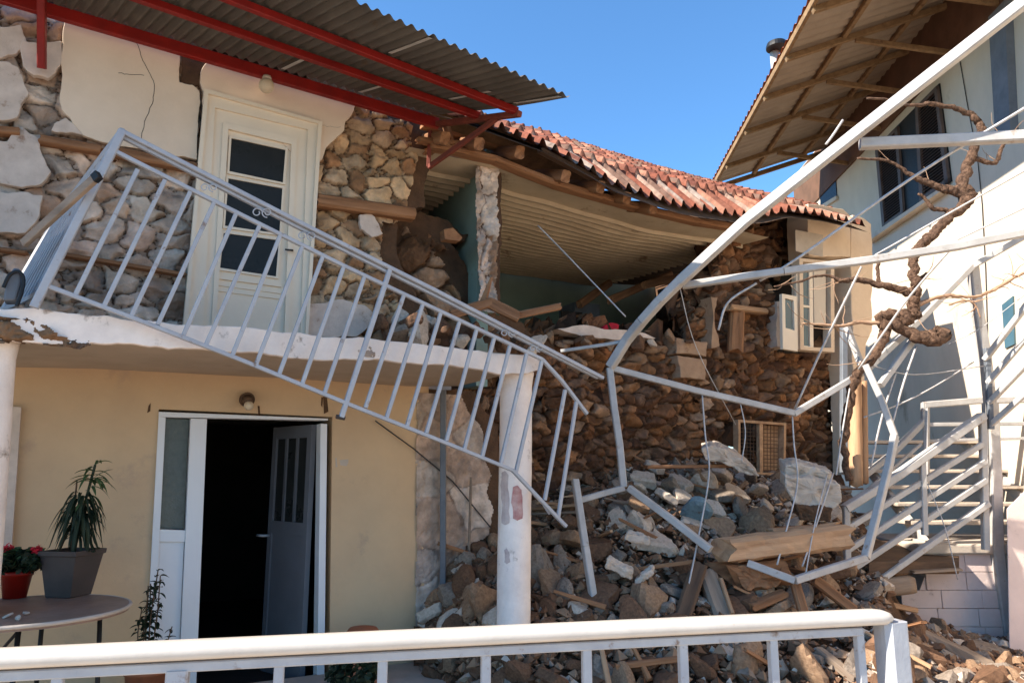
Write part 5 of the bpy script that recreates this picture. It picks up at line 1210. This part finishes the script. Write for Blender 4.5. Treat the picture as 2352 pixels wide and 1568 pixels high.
for k in CH: tag(CH[k].build('stone_chips', k), 'small ' + CW[k] + ' chips of stone and mortar scattered over the rubble heap', 'rubble', kind='stuff')
# ---- timbers, blocks and slabs lying on the heap
def tim(a, b, Ya, Yb, w_, h_, m_, label, catg='beam', name='fallen_timber', **k):
    o = beam_obj(name, dp(*a, Ya), dp(*b, Yb), w_, h_, m_, None, **k); tag(o, label, catg, 'timbers on the rubble heap'); return o
tim((1662, 1264), (1932, 1230), 6.05, 6.35, .24, .19, 'wood_pale', 'thick pale brown lintel beam lying level across the rubble heap', seed=3, rough=.16)
tim((1690, 1322), (1800, 1308), 6.15, 6.3, .3, .2, 'wood', 'short brown clay covered beam directly under the thick lintel', seed=4, rough=.2)
tim((1768, 1219), (1878, 1210), 6.3, 6.4, .14, .035, 'wood_pale', 'short pinkish board lying on top of the thick lintel', 'board', seed=5)
tim((1482, 1072), (1692, 1069), 7.1, 7.2, .14, .035, 'wood', 'long reddish plank at the top of the heap under the broken wall', 'plank', seed=6)
tim((1606, 1300), (1566, 1420), 6.05, 5.8, .1, .12, 'wood_dark', 'dark timber leaning upright left of the other leaning post', seed=7, up=(1, 0, 0))
tim((1622, 1318), (1660, 1422), 6.1, 5.85, .13, .14, 'wood_grey', 'grey weathered post leaning below the end of the diagonal bar', seed=8, up=(1, 0, 0))
tim((1655, 1330), (1682, 1410), 6.0, 5.8, .05, .03, 'wood_pale', 'narrow pale batten standing beside the grey leaning post', 'batten', seed=9, up=(1, 0, 0))
tim((1722, 1395), (1800, 1362), 5.9, 6.0, .1, .06, 'wood', 'short brown plank low under the bent frame', 'plank', seed=10)
tim((1826, 1338), (1846, 1410), 6.0, 5.85, .07, .07, 'wood', 'split brown stake under the corner of the bent frame', 'stake', seed=11, up=(1, 0, 0))
tim((1870, 1330), (1960, 1400), 6.1, 6.1, .1, .08, 'wood', 'brown timber sloping down right under the bent frame', seed=15)
tim((1990, 1352), (2090, 1341), 6.9, 7.0, .17, .17, 'wood_grey', 'round log with its sawn end facing right beside the block wall', 'log', 'log', seed=12, round_=True)
tim((2085, 1446), (2262, 1530), 6.6, 6.5, .3, .14, 'wood_grey', 'big grey timber lying on the ground right of the white end post', seed=13, rough=.14)
tim((2098, 1400), (2004, 1380), 7.1, 6.8, .09, .05, 'wood_pale', 'short pale batten end at the foot of the stair railing', 'batten', seed=14)
tim((1462, 1590), (1520, 1496), 5.2, 5.6, .1, .05, 'wood', 'brown board sloping up behind the handrail in the middle gap', 'board', seed=16, up=(1, 0, 0))
tim((1880, 1492), (1965, 1560), 5.6, 5.4, .09, .05, 'wood_grey', 'grey plank sloping down behind the last gap of the handrail', 'plank', seed=17)
tim((2090, 1312), (2200, 1306), 7.0, 7.1, .12, .03, 'wood_grey', 'thin grey board lying on the dark broken slab', 'board', seed=18)
tim((1036, 722), (1128, 694), 6.0, 6.1, .07, .08, 'wood', 'left arm of the torn brown timbers at the foot of the pillar', seed=19)
tim((1120, 694), (1190, 728), 6.1, 6.15, .08, .09, 'wood', 'middle piece of the torn brown timbers at the foot of the pillar', seed=20)
tim((1180, 726), (1286, 704), 6.15, 6.3, .055, .06, 'wood', 'right arm of the torn brown timbers pointing into the open room', seed=21)
tim((1108, 700), (1128, 640), 6.2, 6.25, .09, .06, 'wood', 'pointed broken stake standing against the pillar foot', 'stake', seed=22, up=(1, 0, 0), taper=.35)
# splinters, laths and short sticks poking out of the rubble
q = random.Random(77); sp_ = []
for i in range(34):
    px = q.uniform(1010, 2060); v = q.uniform(.05, 1.0); p = mound(px, v); x, y = proj(p)
    if y > 1570 or (px > 2040 and y < 1440): continue
    L = q.uniform(.18, .6); a = q.uniform(0, 6.28); d = Vector((math.cos(a), math.sin(a) * .6, q.uniform(-.15, .55))).normalized()
    m_ = q.choice(['wood', 'wood_pale', 'wood_grey', 'wood']); c = p + Vector((0, -.08, .09))
    o = beam_obj('wood_splinter', c - d * L / 2, c + d * L / 2, q.uniform(.025, .07), q.uniform(.015, .035), m_, None, seed=200 + i, taper=q.uniform(.4, 1)); sp_.append((x, y, o, m_))
gs = {}
for x, y, o, m_ in sp_:
    lm = min(LM, key=lambda a: (a[0] - x) ** 2 + 1.3 * (a[1] - y) ** 2)[2]
    gs.setdefault({'wood': 'brown', 'wood_pale': 'pale', 'wood_grey': 'grey'}[m_] + ' splintered stick ' + lm, []).append((x, o))
for lb, L_ in gs.items():
    L_.sort(key=lambda a: a[0])
    for i, (x, o) in enumerate(L_):
        s = lb if len(L_) == 1 else lb + ', ' + (ORD[i] if i < len(L_) - 1 else 'rightmost'); tag(o, ' '.join(s.split()[:16]), 'stick', 'wood splinters in the rubble')
# concrete blocks
def chunk(name, pts, Y, dep, m_, label, catg='block', seed=3, amp=3, bevel=.015, tilt=.15):
    P = [dp(x, y, Y) for x, y in ragged(pts, amp, 3, seed)]
    o = MB().prism(P, Vector((.25 * dep, dep, tilt * dep))).build(name, m_, loc=P[0], bevel=bevel); tag(o, label, catg)
    sb = o.modifiers.new('sub', 'SUBSURF'); sb.subdivision_type = 'SIMPLE'; sb.levels = sb.render_levels = 3
    tx = bpy.data.textures.get('chip') or bpy.data.textures.new('chip', 'CLOUDS'); tx.noise_scale = .07; tx.noise_depth = 4
    dm = o.modifiers.new('chip', 'DISPLACE'); dm.texture = tx; dm.strength = .05; dm.texture_coords = 'GLOBAL'; return o
chunk('concrete_block', [(1802, 1068), (1835, 1064), (1860, 1070), (1914, 1086), (1912, 1108), (1870, 1098), (1803, 1094)], 6.75, .45, 'concrete', 'upper layer of the big pale concrete block on the heap')
chunk('concrete_block', [(1802, 1092), (1870, 1098), (1928, 1112), (1934, 1152), (1914, 1166), (1828, 1158), (1806, 1122)], 6.6, .4, 'concrete', 'big pale concrete block right of centre on top of the rubble heap', seed=6)
chunk('mud_brick', [(1828, 1160), (1912, 1168), (1908, 1198), (1838, 1194)], 6.55, .3, 'mud', 'brown mud brick crushed under the big concrete block', 'brick', seed=8)
chunk('plaster_slab', [(1612, 1030), (1630, 1024), (1655, 1028), (1697, 1048), (1722, 1070), (1744, 1094), (1700, 1084), (1660, 1062), (1620, 1056)], 7.0, .5, 'rub_pale', 'large curved white plaster slab at the top of the heap by the grille window', 'slab', seed=9)
chunk('pale_brick', [(1438, 1220), (1492, 1238), (1490, 1254), (1434, 1238)], 6.15, .12, 'rub_pale', 'pale brick lying below the diagonal fallen bar', 'brick', seed=10, amp=1)
chunk('pale_brick', [(1394, 1282), (1454, 1312), (1450, 1334), (1390, 1306)], 5.95, .12, 'rub_pale', 'left one of the two pale bricks low on the heap', 'brick', seed=11, amp=1)
chunk('pale_brick', [(1456, 1336), (1498, 1304), (1504, 1316), (1464, 1350)], 5.95, .12, 'rub_pale', 'right one of the two pale bricks low on the heap', 'brick', seed=12, amp=1)
chunk('clay_lump', [(1690, 1300), (1760, 1312), (1800, 1330), (1780, 1350), (1712, 1356), (1696, 1330)], 6.0, .3, 'wood', 'orange brown clay lump hanging below the thick lintel', 'clay lump', seed=13, amp=8)
# ---- things inside the open room
rd_ = MB()
def rdf(u, v):
    t = 4.1 + 3.0 * u; e = -.9 - 2.4 * v; h = SLT + (1.25 * smoothstep(0, .6, np.array(u)) * (.35 + .65 * v)) + .12 * mnoise.noise(Vector((t * 4, e * 4, 0))) + .1 * mnoise.noise(Vector((t * 9, e * 9, 0)))
    return W(t, float(h), e)
tag(grid_obj('room_debris', rdf, 70, 60, 'mud', smooth=False), 'dark earth and debris piled inside the right half of the open room', 'debris', kind='stuff')
for i, (a, b, ea, eb) in enumerate([((1330, 700), (1400, 650), -2.0, -2.4), ((1400, 690), (1540, 630), -1.6, -2.2), ((1480, 655), (1600, 628), -1.4, -1.8), ((1560, 745), (1640, 770), -.6, -.5)]):
    A = fac(*a, ea); B = fac(*b, eb); tag(beam_obj('fallen_rafter', A, B, .08, .1, 'wood', None, seed=70 + i), ['dark broken rafter at the left of the debris in the open room', 'brown splintered rafter slanting up to the sagging ceiling', 'reddish broken rafter end close under the ceiling by the sky gap', 'dark board on the wall top right of the red cloth'][i], 'rafter', 'broken rafters in the open room')
P = [fac(x, y, -.45) for x, y in ragged([(1384, 752), (1396, 742), (1408, 740), (1424, 744), (1420, 760), (1406, 776), (1386, 778)], 5, 3, 4)]
tag(MB().prism(P, FN * -.08).build('red_cloth', 'cloth_red', bevel=.02, loc=P[0]), 'crumpled red cloth on the wall top below the open room', 'cloth')
fc = fac(1310, 772, -2.2); cab = thing('cabinet', 'dark low cabinet against the green back wall of the open room', 'cabinet', tuple(fc))
for nm, q4, e0, e1, m_ in (('body', [(1284, 706), (1340, 712), (1340, 790), (1284, 786)], -2.6, -2.2, 'bluegrey'), ('door', [(1288, 714), (1311, 716), (1311, 780), (1288, 778)], -2.2, -2.18, 'dark'), ('door', [(1314, 716), (1336, 718), (1336, 782), (1314, 780)], -2.2, -2.18, 'dark')):
    fpoly(q4, e0, e1).build(nm, m_, cab)
# crumbs on the table
for i, (x, y) in enumerate([(18, 1418), (40, 1424), (60, 1412)]):
    p = gr(x, y, TZ); p.z = TZ + .012; o = put(x, p, .022, 'rub_pale', True, rnd, py=y); tag(o, 'pale plaster crumb on the table, ' + ['leftmost', 'middle', 'rightmost'][i], 'crumb', 'plaster crumbs on the round table'); o.name = 'plaster_crumb'
